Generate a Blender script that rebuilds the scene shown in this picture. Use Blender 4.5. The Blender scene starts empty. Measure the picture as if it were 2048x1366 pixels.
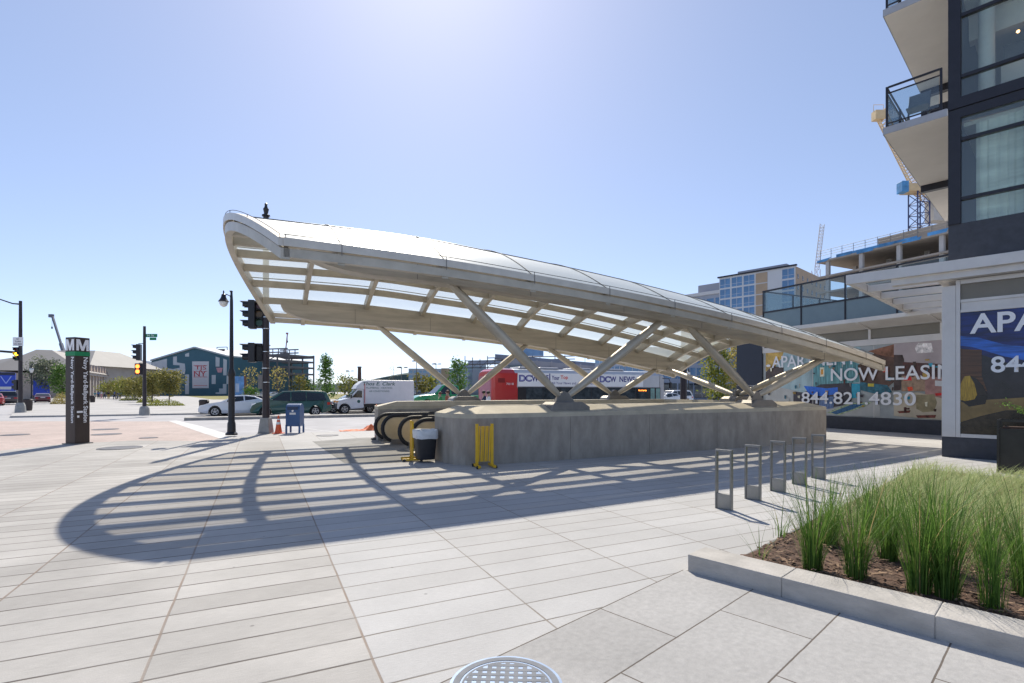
import bpy, bmesh, math, random
from mathutils import Vector, Matrix
random.seed(7)
R = math.radians
S = bpy.context.scene
# ---------------------------------------------------------------- camera, sky, sun, exposure
F, HX, HY, EYE = 1033.0, 1024.0, 783.0, 1.65
cd = bpy.data.cameras.new("camera"); cam = bpy.data.objects.new("camera", cd)
S.collection.objects.link(cam); S.camera = cam
cam.location = (0, 0, EYE); cam.rotation_euler = (R(90), 0, 0)
cd.sensor_width = 36; cd.lens = F/2048*36; cd.shift_y = (HY-683)/2048; cd.clip_start = .05; cd.clip_end = 5000
SUN_EL, SUN_AZ = R(46.5), math.atan(-.165)          # azimuth measured from +Y towards +X
w = bpy.data.worlds.new("World"); S.world = w; w.use_nodes = True
nt = w.node_tree; bg = nt.nodes['Background']
sky = nt.nodes.new('ShaderNodeTexSky'); sky.sky_type = 'NISHITA'; sky.sun_disc = False
sky.sun_elevation = SUN_EL; sky.sun_rotation = SUN_AZ
sky.air_density = .6; sky.dust_density = .35; sky.ozone_density = 2.2; sky.altitude = 200
gmn = nt.nodes.new('ShaderNodeGamma'); gmn.inputs[1].default_value = .66            # the photograph's sky is even: flatten it a little
scl = nt.nodes.new('ShaderNodeVectorMath'); scl.operation = 'MULTIPLY'; scl.inputs[1].default_value = (1.46, 1.47, 1.59)
nt.links.new(sky.outputs[0], gmn.inputs[0]); nt.links.new(gmn.outputs[0], scl.inputs[0]); nt.links.new(scl.outputs[0], bg.inputs[0]); bg.inputs[1].default_value = .137
sl = bpy.data.lights.new("sun", 'SUN'); sl.energy = 3.8; sl.angle = R(.55); sl.color = (1, .93, .80)
so = bpy.data.objects.new("sun", sl); S.collection.objects.link(so)
sd = Vector((math.sin(SUN_AZ)*math.cos(SUN_EL), math.cos(SUN_AZ)*math.cos(SUN_EL), math.sin(SUN_EL)))
so.rotation_euler = sd.to_track_quat('Z', 'Y').to_euler()
vs = S.view_settings; vs.view_transform = 'Standard'; vs.look = 'None'; vs.exposure = 0.62; vs.gamma = 1
# ---------------------------------------------------------------- frames of the place
A1, A2 = R(26.0), R(43.0)
Uu = Vector((-math.sin(A1), math.cos(A1), 0)); Vv = Vector((math.cos(A1), math.sin(A1), 0))   # station plaza / east-west street
U2 = Vector((-math.sin(A2), math.cos(A2), 0)); V2 = Vector((math.cos(A2), math.sin(A2), 0))   # apartment block / diagonal avenue
KC = Vector((1.607, 4.73, 0))                                                                  # planter kerb corner
def UV(u, v, z=0): return Uu*u + Vv*v + Vector((0, 0, z))
def NJ(u, v, z=0): return KC + U2*u + V2*v + Vector((0, 0, z))
def G(px, py, z=0):
    d = (EYE-z)*F/(py-HY); return Vector(((px-HX)/F*d, d, z))
def P(px, Y, z=0): return Vector(((px-HX)/F*Y, Y, z))
def Zat(py, Y): return EYE+(HY-py)*Y/F
def onplane(px, py, o, n):
    d = Vector(((px-HX)/F, 1, (HY-py)/F)); c = Vector((0, 0, EYE))
    return c + d*((o-c).dot(n)/d.dot(n))
# ---------------------------------------------------------------- materials
MATS = {}
def mat(name, col, rough=.6, metal=0., var=.12, scale=6., bump=0., bscale=None, spec=.5, coat=0., stretch=None):
    if name in MATS: return MATS[name]
    m = bpy.data.materials.new(name); m.use_nodes = True; N = m.node_tree.nodes; L = m.node_tree.links
    b = N['Principled BSDF']; b.inputs['Roughness'].default_value = rough; b.inputs['Metallic'].default_value = metal
    b.inputs['Specular IOR Level'].default_value = spec; b.inputs['Coat Weight'].default_value = coat
    b.inputs['Base Color'].default_value = (*col, 1)
    if var or bump:
        tc = N.new('ShaderNodeTexCoord'); no = N.new('ShaderNodeTexNoise'); no.inputs['Scale'].default_value = scale
        no.inputs['Detail'].default_value = 6; no.inputs['Roughness'].default_value = .62
        src = tc.outputs['Object']
        if stretch:
            mp = N.new('ShaderNodeMapping'); mp.inputs['Scale'].default_value = stretch; L.new(src, mp.inputs[0]); src = mp.outputs[0]
        L.new(src, no.inputs['Vector'])
        mr = N.new('ShaderNodeMapRange'); mr.inputs[1].default_value = .3; mr.inputs[2].default_value = .7
        mr.inputs[3].default_value = 1-var; mr.inputs[4].default_value = 1+var; L.new(no.outputs['Fac'], mr.inputs[0])
        mx = N.new('ShaderNodeMix'); mx.data_type = 'RGBA'; mx.blend_type = 'MULTIPLY'; mx.inputs[0].default_value = 1
        mx.inputs[6].default_value = (*col, 1); L.new(mr.outputs[0], mx.inputs[7]); L.new(mx.outputs[2], b.inputs['Base Color'])
        if bump:
            n2 = N.new('ShaderNodeTexNoise'); n2.inputs['Scale'].default_value = bscale or scale*6; n2.inputs['Detail'].default_value = 4
            L.new(src, n2.inputs['Vector'])
            bp = N.new('ShaderNodeBump'); bp.inputs['Strength'].default_value = bump; bp.inputs['Distance'].default_value = .02
            L.new(n2.outputs['Fac'], bp.inputs['Height']); L.new(bp.outputs[0], b.inputs['Normal'])
    MATS[name] = m; return m
def emis(name, col, st):
    if name in MATS: return MATS[name]
    m = mat(name, col, .4, var=0); b = m.node_tree.nodes['Principled BSDF']
    b.inputs['Emission Color'].default_value = (*col, 1); b.inputs['Emission Strength'].default_value = st
    return m
def glassmat(name, tint, refl=.12, rough=.02, see=1.0, body=(.1, .14, .16), bodyrough=.3):
    """clear or half clear pane: fresnel gloss over a mix of see-through and body colour"""
    if name in MATS: return MATS[name]
    m = bpy.data.materials.new(name); m.use_nodes = True; N = m.node_tree.nodes; L = m.node_tree.links
    N.remove(N['Principled BSDF']); out = N['Material Output']
    tr = N.new('ShaderNodeBsdfTransparent'); tr.inputs[0].default_value = (*tint, 1)
    df = N.new('ShaderNodeBsdfDiffuse'); df.inputs[0].default_value = (*body, 1)
    gl = N.new('ShaderNodeBsdfGlossy'); gl.inputs['Roughness'].default_value = rough
    m1 = N.new('ShaderNodeMixShader'); m1.inputs[0].default_value = see; L.new(df.outputs[0], m1.inputs[1]); L.new(tr.outputs[0], m1.inputs[2])
    lw = N.new('ShaderNodeLayerWeight'); lw.inputs[0].default_value = .25
    mr = N.new('ShaderNodeMapRange'); mr.inputs[3].default_value = refl; mr.inputs[4].default_value = .7; L.new(lw.outputs['Fresnel'], mr.inputs[0])
    m2 = N.new('ShaderNodeMixShader'); L.new(mr.outputs[0], m2.inputs[0]); L.new(m1.outputs[0], m2.inputs[1]); L.new(gl.outputs[0], m2.inputs[2])
    L.new(m2.outputs[0], out.inputs[0]); MATS[name] = m; return m
def paving(name, col, c2, bw, rh, off, mortar, mcol, grain=.10, brush=None, gscale=60, cross=None, dirt=.12):
    m = bpy.data.materials.new(name); m.use_nodes = True; N = m.node_tree.nodes; L = m.node_tree.links
    b = N['Principled BSDF']; b.inputs['Roughness'].default_value = .82; b.inputs['Specular IOR Level'].default_value = .3
    tc = N.new('ShaderNodeTexCoord'); br = N.new('ShaderNodeTexBrick')
    # slight wander of the joints
    wn = N.new('ShaderNodeTexNoise'); wn.inputs['Scale'].default_value = 3.0; wn.inputs['Detail'].default_value = 5
    L.new(tc.outputs['Object'], wn.inputs['Vector'])
    sb = N.new('ShaderNodeVectorMath'); sb.operation = 'MULTIPLY_ADD'; sb.inputs[1].default_value = (.012, .012, 0); L.new(wn.outputs['Color'], sb.inputs[0]); L.new(tc.outputs['Object'], sb.inputs[2])
    L.new(sb.outputs[0], br.inputs['Vector'])
    br.offset = off; br.squash = 1
    for k, v in (('Color1', (*col, 1)), ('Color2', (*c2, 1)), ('Mortar', (*mcol, 1)), ('Scale', 1.), ('Mortar Size', mortar), ('Mortar Smooth', .25), ('Bias', 0.), ('Brick Width', bw), ('Row Height', rh)):
        br.inputs[k].default_value = v
    base = br.outputs['Color']; linef = br.outputs['Fac']
    if cross:                                       # cross = (row joint width, colour, long joint width, colour)
        br.inputs['Mortar Size'].default_value = 0.; sx = N.new('ShaderNodeSeparateXYZ'); L.new(sb.outputs[0], sx.inputs[0]); masks = []
        wv = N.new('ShaderNodeTexNoise'); wv.inputs['Scale'].default_value = 2.2; wv.inputs['Detail'].default_value = 6; L.new(tc.outputs['Object'], wv.inputs['Vector'])
        wr = N.new('ShaderNodeMapRange'); wr.inputs[1].default_value = .32; wr.inputs[2].default_value = .62; wr.inputs[3].default_value = .55; L.new(wv.outputs['Fac'], wr.inputs[0])
        for ax, per, wd in (('Y', rh, cross[0]), ('X', bw, cross[2])):
            d_ = N.new('ShaderNodeMath'); d_.operation = 'DIVIDE'; d_.inputs[1].default_value = per; L.new(sx.outputs[ax], d_.inputs[0])
            p_ = N.new('ShaderNodeMath'); p_.operation = 'PINGPONG'; p_.inputs[1].default_value = .5; L.new(d_.outputs[0], p_.inputs[0])
            q_ = N.new('ShaderNodeMapRange'); q_.inputs[1].default_value = wd*.8/per; q_.inputs[2].default_value = wd*1.5/per; q_.inputs[3].default_value = 1; q_.inputs[4].default_value = 0; L.new(p_.outputs[0], q_.inputs[0])
            e_ = N.new('ShaderNodeMath'); e_.operation = 'MULTIPLY'; L.new(q_.outputs[0], e_.inputs[0]); L.new(wr.outputs[0], e_.inputs[1]); masks.append(e_.outputs[0])
        for mk, cc in zip(masks, (cross[1], cross[3])):
            m_ = N.new('ShaderNodeMix'); m_.data_type = 'RGBA'; L.new(mk, m_.inputs[0]); L.new(base, m_.inputs[6]); m_.inputs[7].default_value = (*cc, 1); base = m_.outputs[2]
        mxx = N.new('ShaderNodeMath'); mxx.operation = 'MAXIMUM'; L.new(masks[0], mxx.inputs[0]); L.new(masks[1], mxx.inputs[1]); linef = mxx.outputs[0]
    n1 = N.new('ShaderNodeTexNoise'); n1.inputs['Scale'].default_value = 1.1; n1.inputs['Detail'].default_value = 8; n1.inputs['Roughness'].default_value = .65
    L.new(tc.outputs['Object'], n1.inputs['Vector'])
    n2 = N.new('ShaderNodeTexNoise'); n2.inputs['Scale'].default_value = gscale; n2.inputs['Detail'].default_value = 5
    src = tc.outputs['Object']
    if brush:
        mp = N.new('ShaderNodeMapping'); mp.inputs['Scale'].default_value = brush; L.new(src, mp.inputs[0]); src = mp.outputs[0]
    L.new(src, n2.inputs['Vector'])
    def rng(o, a):
        r = N.new('ShaderNodeMapRange'); r.inputs[1].default_value = .28; r.inputs[2].default_value = .72; r.inputs[3].default_value = 1-a; r.inputs[4].default_value = 1+a; L.new(o, r.inputs[0]); return r.outputs[0]
    mu = N.new('ShaderNodeMath'); mu.operation = 'MULTIPLY'; L.new(rng(n1.outputs['Fac'], grain), mu.inputs[0]); L.new(rng(n2.outputs['Fac'], grain), mu.inputs[1])
    # sparse dark spots (gum, drips)
    vo = N.new('ShaderNodeTexVoronoi'); vo.inputs['Scale'].default_value = 2.3; L.new(tc.outputs['Object'], vo.inputs['Vector'])
    vr = N.new('ShaderNodeMapRange'); vr.inputs[1].default_value = .022; vr.inputs[2].default_value = .042; vr.inputs[3].default_value = .62; vr.inputs[4].default_value = 1; L.new(vo.outputs['Distance'], vr.inputs[0])
    m2 = N.new('ShaderNodeMath'); m2.operation = 'MULTIPLY'; L.new(mu.outputs[0], m2.inputs[0]); L.new(vr.outputs[0], m2.inputs[1])
    n3 = N.new('ShaderNodeTexNoise'); n3.inputs['Scale'].default_value = .32; n3.inputs['Detail'].default_value = 7; n3.inputs['Distortion'].default_value = .8; L.new(tc.outputs['Object'], n3.inputs['Vector'])
    n4 = N.new('ShaderNodeTexNoise'); n4.inputs['Scale'].default_value = 140; n4.inputs['Detail'].default_value = 2; L.new(tc.outputs['Object'], n4.inputs['Vector'])
    for o_, a_ in ((n3.outputs['Fac'], dirt), (n4.outputs['Fac'], .08)):
        m3 = N.new('ShaderNodeMath'); m3.operation = 'MULTIPLY'; L.new(m2.outputs[0], m3.inputs[0]); L.new(rng(o_, a_), m3.inputs[1]); m2 = m3
    mx = N.new('ShaderNodeMix'); mx.data_type = 'RGBA'; mx.blend_type = 'MULTIPLY'; mx.inputs[0].default_value = 1
    L.new(base, mx.inputs[6]); L.new(m2.outputs[0], mx.inputs[7]); L.new(mx.outputs[2], b.inputs['Base Color'])
    bp = N.new('ShaderNodeBump'); bp.inputs['Strength'].default_value = .35; bp.inputs['Distance'].default_value = .01
    ad = N.new('ShaderNodeMath'); ad.operation = 'MULTIPLY_ADD'; ad.inputs[1].default_value = -1.2; L.new(linef, ad.inputs[0]); L.new(n2.outputs['Fac'], ad.inputs[2])
    L.new(ad.outputs[0], bp.inputs['Height']); L.new(bp.outputs[0], b.inputs['Normal'])
    MATS[name] = m; return m
M = dict(
 steel=mat('brushed stainless', (.45, .41, .34), .42, .35, .16, 1.8, .08, 40), steel2=mat('dull stainless box', (.45, .41, .345), .5, .3, .2, 1.6, .08, 30, stretch=(.45, 3, 5)),
 trim=mat('canopy edge trim', (.55, .50, .43), .38, .5, .1, 3), shoe=mat('grey steel shoe', (.2, .19, .18), .5, .5, .12, 5),
 conc=mat('parapet granite', (.335, .295, .25), .75, 0, .24, 2.2, .3, 90, stretch=(1.6, 1.6, .7)), cap=mat('parapet cap stone', (.48, .43, .335), .7, 0, .15, 2.5, .15, 60),
 black=mat('black paint', (.012, .012, .016), .42, 0, .2, 8), rubber=mat('black rubber', (.018, .018, .02), .65, 0, .1, 20),
 dkmetal=mat('dark window metal', (.022, .022, .03), .42, .2, .15, 5), white=mat('white paint', (.78, .78, .77), .35, 0, .05, 3),
 alu=mat('pale aluminium cladding', (.62, .595, .57), .42, .1, .07, 2), chrome=mat('polished metal', (.6, .6, .62), .2, 1, .05, 5),
 rim=mat('alloy rim', (.42, .43, .45), .35, .8, .05, 5), tyre=mat('tyre rubber', (.016, .016, .017), .8, 0, .15, 15),
 carglass=mat('dark car glass', (.012, .016, .02), .06, 0, 0, 1, spec=.7), lampw=mat('clear lamp lens', (.75, .76, .78), .12, 0, 0), lampr=mat('red lamp lens', (.45, .02, .015), .2, 0, 0),
 amber=mat('amber lens', (.75, .28, .02), .25, 0, 0), plate=mat('number plate white', (.6, .6, .6), .5, 0, .1, 30),
 letter=mat('white lettering', (.82, .82, .84), .5, 0, 0), skin=mat('skin', (.45, .27, .19), .55, 0, .08, 20), skin2=mat('dark skin', (.16, .085, .055), .55, 0, .08, 20), hair=mat('dark hair', (.02, .014, .01), .6, 0, .3, 40),
 orange=mat('orange plastic', (.75, .11, .03), .45, 0, .1, 8), refl=mat('reflective white band', (.75, .75, .75), .4, 0, .05, 9), yellow=mat('yellow barrier paint', (.72, .42, .01), .45, 0, .12, 6),
 bark=mat('bark', (.11, .085, .065), .9, 0, .3, 12), roofgrey=mat('grey roof', (.25, .24, .235), .7, 0, .1, .3), brickpale=mat('pale brick', (.42, .33, .27), .8, 0, .15, .8),
)
# ---------------------------------------------------------------- mesh building
RM = {}
COL = S.collection
class MB:
    def __init__(s): s.v = []; s.f = []; s.mi = []; s.cur = 0; s.ms = []
    def use(s, m):
        if m not in s.ms: s.ms.append(m)
        s.cur = s.ms.index(m); return s
    def face(s, pts):
        i = len(s.v); s.v += [Vector(p) for p in pts]; s.f.append(list(range(i, i+len(pts)))); s.mi.append(s.cur); return s
    def grid(s, rows, closed=False):
        i = len(s.v); n = len(rows[0])
        for r in rows: s.v += [Vector(p) for p in r]
        for a in range(len(rows)-1):
            for b in range(n if closed else n-1):
                c = (b+1) % n
                s.f.append([i+a*n+b, i+a*n+c, i+(a+1)*n+c, i+(a+1)*n+b]); s.mi.append(s.cur)
        return s
    def cap(s, pts): return s.face(pts)
    def hexa(s, p):                                 # p: 4 bottom, 4 top
        i = len(s.v); s.v += [Vector(q) for q in p]
        for q in ((3,2,1,0),(4,5,6,7),(0,1,5,4),(1,2,6,5),(2,3,7,6),(3,0,4,7)): s.f.append([i+k for k in q]); s.mi.append(s.cur)
        return s
    def box(s, x0, x1, y0, y1, z0, z1, fr=None):
        q = [(x0,y0,z0),(x1,y0,z0),(x1,y1,z0),(x0,y1,z0),(x0,y0,z1),(x1,y0,z1),(x1,y1,z1),(x0,y1,z1)]
        if fr: q = [fr(*a) for a in q]
        return s.hexa(q)
    def bar(s, a, b, wd, ht, up=(0,0,1)):           # rectangular bar from a to b
        a, b = Vector(a), Vector(b); d = (b-a).normalized(); x = d.cross(Vector(up))
        if x.length < 1e-4: x = d.cross(Vector((0,1,0)))
        x.normalize(); y = x.cross(d); x *= wd/2; y *= ht/2
        return s.hexa([a-x-y, a+x-y, b+x-y, b-x-y, a-x+y, a+x+y, b+x+y, b-x+y])
    def prism(s, poly, ext):                        # poly: list of 3d points, ext: vector
        e = Vector(ext); a = [Vector(p) for p in poly]; b = [p+e for p in a]; n = len(a); i = len(s.v); s.v += a+b
        s.f.append(list(range(i, i+n))[::-1]); s.f.append(list(range(i+n, i+2*n))); s.mi += [s.cur]*2
        for k in range(n): s.f.append([i+k, i+(k+1) % n, i+n+(k+1) % n, i+n+k]); s.mi.append(s.cur)
        return s
    def tube(s, pts, rad, n=8, caps=True):
        pts = [Vector(p) for p in pts]; rad = rad if isinstance(rad, (list, tuple)) else [rad]*len(pts)
        rows = []; ref = None
        for k, p in enumerate(pts):
            t = (pts[min(k+1, len(pts)-1)]-pts[max(k-1, 0)]).normalized()
            if ref is None:
                ref = t.cross(Vector((0,0,1))); ref = ref if ref.length > .01 else Vector((1,0,0))
            x = (ref-t*ref.dot(t)).normalized(); ref = x; y = t.cross(x)
            rows.append([p+(x*math.cos(2*math.pi*j/n)+y*math.sin(2*math.pi*j/n))*rad[k] for j in range(n)])
        s.grid(rows, True)
        if caps: s.face(rows[0][::-1]); s.face(rows[-1])
        return s
    def lathe(s, prof, c=(0,0,0), n=16):            # prof: (r,z)
        c = Vector(c); rows = [[c+Vector((r*math.cos(2*math.pi*j/n), r*math.sin(2*math.pi*j/n), z)) for j in range(n)] for r, z in prof]
        s.grid(rows, True)
        if prof[0][0] > .001: s.face(rows[0][::-1])
        if prof[-1][0] > .001: s.face(rows[-1])
        return s
    def disc(s, c, ax, r, t, n=20):                 # short cylinder
        c, ax = Vector(c), Vector(ax).normalized(); return s.tube([c-ax*t/2, c+ax*t/2], r, n)
    def ball(s, c, r, n=10, sq=(1,1,1)):
        c = Vector(c); rows = []
        for a in range(n//2+1):
            t = math.pi*a/(n//2); rows.append([c+Vector((r*sq[0]*math.sin(t)*math.cos(2*math.pi*j/n), r*sq[1]*math.sin(t)*math.sin(2*math.pi*j/n), -r*sq[2]*math.cos(t))) for j in range(n)])
        return s.grid(rows, True)
    def build(s, name, m=None, parent=None, smooth=False, world=False, bevel=0, bseg=2, fix=True):
        vs_ = s.v
        if parent is not None and world:
            inv = rootm(parent).inverted(); vs_ = [inv @ v for v in vs_]
        me = bpy.data.meshes.new(name); me.from_pydata([tuple(v) for v in vs_], [], s.f)
        for mm in (s.ms or [m]): me.materials.append(mm)
        if s.ms: me.polygons.foreach_set('material_index', s.mi)
        if fix:
            bm = bmesh.new(); bm.from_mesh(me); bmesh.ops.remove_doubles(bm, verts=bm.verts, dist=1e-5)
            bmesh.ops.recalc_face_normals(bm, faces=bm.faces); bm.to_mesh(me); bm.free()
        if smooth:
            me.polygons.foreach_set('use_smooth', [True]*len(me.polygons))
            me.set_sharp_from_angle(angle=R(38))
        o = bpy.data.objects.new(name, me); COL.objects.link(o)
        if parent is not None: o.parent = parent
        if bevel:
            b = o.modifiers.new('bevel', 'BEVEL'); b.width = bevel; b.segments = bseg; b.limit_method = 'ANGLE'; b.angle_limit = R(40)
        return o
def rootm(o):
    while o.parent is not None: o = o.parent
    return Matrix.Translation(o.location) @ o.rotation_euler.to_matrix().to_4x4()
def tag(o, label=None, cat=None, group=None, kind=None):
    if label: o['label'] = label
    if cat: o['category'] = cat
    if group: o['group'] = group
    if kind: o['kind'] = kind
    return o
def thing(name, label, cat, loc=(0,0,0), rz=0, group=None):
    o = bpy.data.objects.new(name, None); o.empty_display_size = .3; COL.objects.link(o); o.location = loc; o.rotation_euler = (0,0,rz)
    return tag(o, label, cat, group)
def dup(o, loc=None, rz=None, label=None, group=None, parent=None):
    c = o.copy(); COL.objects.link(c)
    if parent is not None: c.parent = parent
    if loc is not None: c.location = loc
    if rz is not None: c.rotation_euler = (0,0,rz)
    if label: c['label'] = label
    if group: c['group'] = group
    for ch in list(o.children): dup(ch, parent=c)
    return c
def part_copy(o, parent, loc):                      # same mesh as another part, shifted inside its thing
    c = o.copy(); COL.objects.link(c); c.parent = parent; c.location = loc; return c
def struct(mb, name, m=None, **k): return tag(mb.build(name, m, **k), kind='structure')
def text(body, m, name, parent, o, xd, zd, width=None, height=None, bold=.0, align='LEFT', extr=.006, world=True, shear=0, label=None):
    """flat lettering lying in the plane of xd (reading direction) and zd (up); o = lower left corner"""
    cu = bpy.data.curves.new('lettering', 'FONT'); cu.body = body; cu.extrude = 0; cu.offset = bold; cu.shear = shear; cu.align_x = 'LEFT'
    ob = bpy.data.objects.new('lettering', cu); COL.objects.link(ob); bpy.context.view_layer.update()
    me = bpy.data.meshes.new_from_object(ob.evaluated_get(bpy.context.evaluated_depsgraph_get()))
    bpy.data.objects.remove(ob); bpy.data.curves.remove(cu)
    xs = [v.co.x for v in me.vertices]; ys = [v.co.y for v in me.vertices]
    x0, x1, y0, y1 = min(xs), max(xs), min(ys), max(ys)
    sy = height/(y1-y0) if height else width/(x1-x0); sx = width/(x1-x0) if width else sy
    o, xd, zd = Vector(o), Vector(xd).normalized(), Vector(zd).normalized()
    inv = rootm(parent).inverted() if world else Matrix()
    for v in me.vertices: v.co = inv @ (o + xd*((v.co.x-x0)*sx) + zd*((v.co.y-y0)*sy))
    me.materials.clear(); me.materials.append(m)
    t = bpy.data.objects.new(name, me); COL.objects.link(t); t.parent = parent
    return t
# ================================================================ the setting
ZR = -.06                                            # level of the carriageways
HV0, HV1, HU0, HU1 = 5.3, 15.9, 12.1, 17.46          # opening of the escalator well (v, u)
def ringsheet(name, m, outer, z, rz=A1):
    """flat sheet in the plaza frame (x = v, y = u) with the well cut out; outer = (v0,v1,u0,u1)"""
    b = MB(); v0, v1, u0, u1 = outer
    for q in ((v0, HV0, u0, u1), (HV1, v1, u0, u1), (HV0, HV1, u0, HU0), (HV0, HV1, HU1, u1)):
        b.face([(q[0], q[2], z), (q[1], q[2], z), (q[1], q[3], z), (q[0], q[3], z)])
    o = struct(b, name, m); o.rotation_euler = (0, 0, rz); return o
def sheet(name, m, pts, z, frame=A1, kind='structure', side=None, shift=(0, 0)):
    """pts are world xy; built in a frame turned by `frame` so that its pattern runs along it"""
    rt = Matrix.Rotation(-frame, 3, 'Z'); b = MB(); q = [rt @ Vector((p[0], p[1], z))-Vector((*shift, 0)) for p in pts]
    b.face(q)
    if side is not None:
        for a, c in zip(q, q[1:]+q[:1]): b.face([a, c, c-Vector((0, 0, side)), a-Vector((0, 0, side))])
    o = tag(b.build(name, m), kind=kind); o.rotation_euler = (0, 0, frame); o.location = rt.inverted() @ Vector((*shift, 0)); return o
asph = mat('asphalt', (.40, .39, .395), .9, 0, .16, .5, .3, 90)
ringsheet('ground', asph, (-1500, 1500, -1500, 2500), ZR)
plank = paving('plank concrete', (.44, .432, .425), (.41, .40, .39), 1.233, .32, 0, .008, (.13, .11, .095), .07, (3, 22, 3), 6, (.0065, (.17, .15, .13), .006, (.22, .19, .16)), .13)
plank2 = paving('brushed plank concrete', (.43, .412, .39), (.35, .333, .313), 1.233, .32, 0, .010, (.12, .095, .08), .11, (2, 45, 3), 5, (.008, (.10, .085, .075), .0075, (.24, .19, .155)), .18)
slab = paving('grey concrete slabs', (.385, .375, .365), (.345, .335, .325), 1.27, .63, .5, .006, (.12, .10, .085), .09, (9, 9, 9), gscale=2.5, dirt=.16)
brickpv = paving('brick crossing', (.50, .40, .36), (.43, .34, .30), .2, .1, .5, .006, (.36, .32, .29), .08, gscale=12)
walk = paving('far walkway concrete', (.43, .415, .40), (.40, .385, .37), 1.5, 1.5, 0, .012, (.30, .28, .26), .06, gscale=5)
# plaza: left field (to the kerbs), right field
b = MB()
b.use(plank)
for q in ([(.63, -14), (HV0, -14), (HV0, 22.3), (.63, 22.3)], [(-14, -14), (.63, -14), (.63, 22.3), (0, 22.3), (-.96, 20.8), (-1.8, 20.0), (-3.8, 21.2), (-5.6, 20.8), (-6.5, 19.2), (-14, 16)],
          [(HV1, -14), (40, -14), (40, 22.3), (HV1, 22.3)], [(HV0, -14), (HV1, -14), (HV1, HU0), (HV0, HU0)], [(HV0, HU1), (HV1, HU1), (HV1, 22.3), (HV0, 22.3)]):
    b.use(plank2 if q[0][0] == -14 else plank); b.face([(x, y, 0) for x, y in q])
b.use(plank)
edge = [(40, 22.3), (0, 22.3), (-.96, 20.8), (-1.8, 20.0), (-3.8, 21.2), (-5.6, 20.8), (-6.5, 19.2), (-14, 16), (-14, -14)]
for a, c in zip(edge, edge[1:]): b.face([(*a, 0), (*c, 0), (*c, ZR-.02), (*a, ZR-.02)])
b.v = [q-Vector((.63, .05, 0)) for q in b.v]
o = struct(b, 'plaza'); o.rotation_euler = (0, 0, A1); o.location = UV(.05, .63)
# darker strip of old paving before the escalators
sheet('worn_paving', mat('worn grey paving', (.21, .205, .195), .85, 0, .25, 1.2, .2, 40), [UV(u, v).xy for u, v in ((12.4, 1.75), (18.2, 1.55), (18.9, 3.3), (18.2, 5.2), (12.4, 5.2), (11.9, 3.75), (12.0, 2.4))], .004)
sheet('slab_walk', slab, [NJ(u, v).xy for u, v in ((2.41-KC.dot(U2), -8), (2.41-KC.dot(U2), -.0), (-.005, .0), (-9, .0), (-9, -8))], .006, A2, shift=(-.01, 2.41-.63*3))
# crossing, gutter band, median, far walk, lawn
sheet('brick_crossing', brickpv, [G(x, y, ZR).xy for x, y in ((-420, 921), (0, 906), (119, 892), (271, 884), (400, 886), (455, 880), (340, 843), (0, 842.5), (-420, 843))], ZR+.004)
sheet('gutter_band', mat('white gutter concrete', (.58, .57, .55), .85, 0, .12, 1, .1, 40), [G(x, y, ZR).xy for x, y in ((336, 842), (352, 841), (400, 852), (470, 872.5), (462, 878), (452, 881.5), (404, 866))], ZR+.008)
for k, (a, c) in enumerate((((600, 855.5), (700, 868.0)), ((455, 846), (520, 852)))):
    q0, q1 = G(*a, ZR), G(*c, ZR); n = Vector((-(q1-q0).y, (q1-q0).x, 0)).normalized()*.07
    sheet('road_marking', mat('worn road paint', (.50, .50, .49), .8, 0, .3, 5), [(q0-n).xy, (q1-n).xy, (q1+n).xy, (q0+n).xy], ZR+.004)
kst = mat('kerb stone', (.36, .34, .315), .8, 0, .2, 3, .2, 40)
b = MB()
for v in range(-4, 60, 2):
    b.box(v+.006, v+1.994, 35.55, 36.75, ZR-.02, .11)
o = struct(b, 'median_strip', kst); o.rotation_euler = (0, 0, A1)
fw = [UV(44.5, -14.6), UV(44.5, 70), UV(95, 70), UV(260, 40), G(345, 789.2), G(150, 789.6), G(120, 793), G(36, 809)]
sheet('far_walkway', walk, [p.xy for p in fw], .05, A1, side=.12)
sheet('far_walkway', walk, [p.xy for p in (G(-60, 812), G(-600, 830), G(-900, 796), G(-60, 795))], .05, A1, side=.12)
lawn = mat('dry lawn', (.22, .20, .06), .95, 0, .3, .4, .2, 3)
sheet('lawn', lawn, [p.xy for p in (G(352, 789.5), G(424, 799.5), G(560, 800), G(1000, 796), G(1000, 788), G(352, 788))], .06)
b = MB(); hillm = mat('wooded hills', (.055, .085, .075), .95, 0, .25, .01)
rows = [[], [], []]
for k in range(61):
    x = -1500+k*60; h = 28+16*math.sin(k*.37)+10*math.sin(k*.93+1)+14*math.exp(-((x+360)/160)**2)
    rows[0].append((x, 1400, -2)); rows[1].append((x, 1440, h*.8)); rows[2].append((x, 1560, h))
b.grid(rows); struct(b, 'hills', hillm)
# the shaft below the canopy
b = MB(); fr = lambda x, y, z: UV(y, x, z)
b.box(HV0-.2, HV0, HU0-.2, HU1+.2, -7, -.02, fr); b.box(HV1, HV1+.2, HU0-.2, HU1+.2, -7, -.02, fr)
b.box(HV0, HV1, HU0-.2, HU0, -7, -.02, fr); b.box(HV0, HV1, HU1, HU1+.2, -7, -.02, fr); b.box(HV0, HV1, HU0, HU1, -7.2, -7, fr)
struct(b, 'escalator_shaft', M['conc'])

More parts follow.
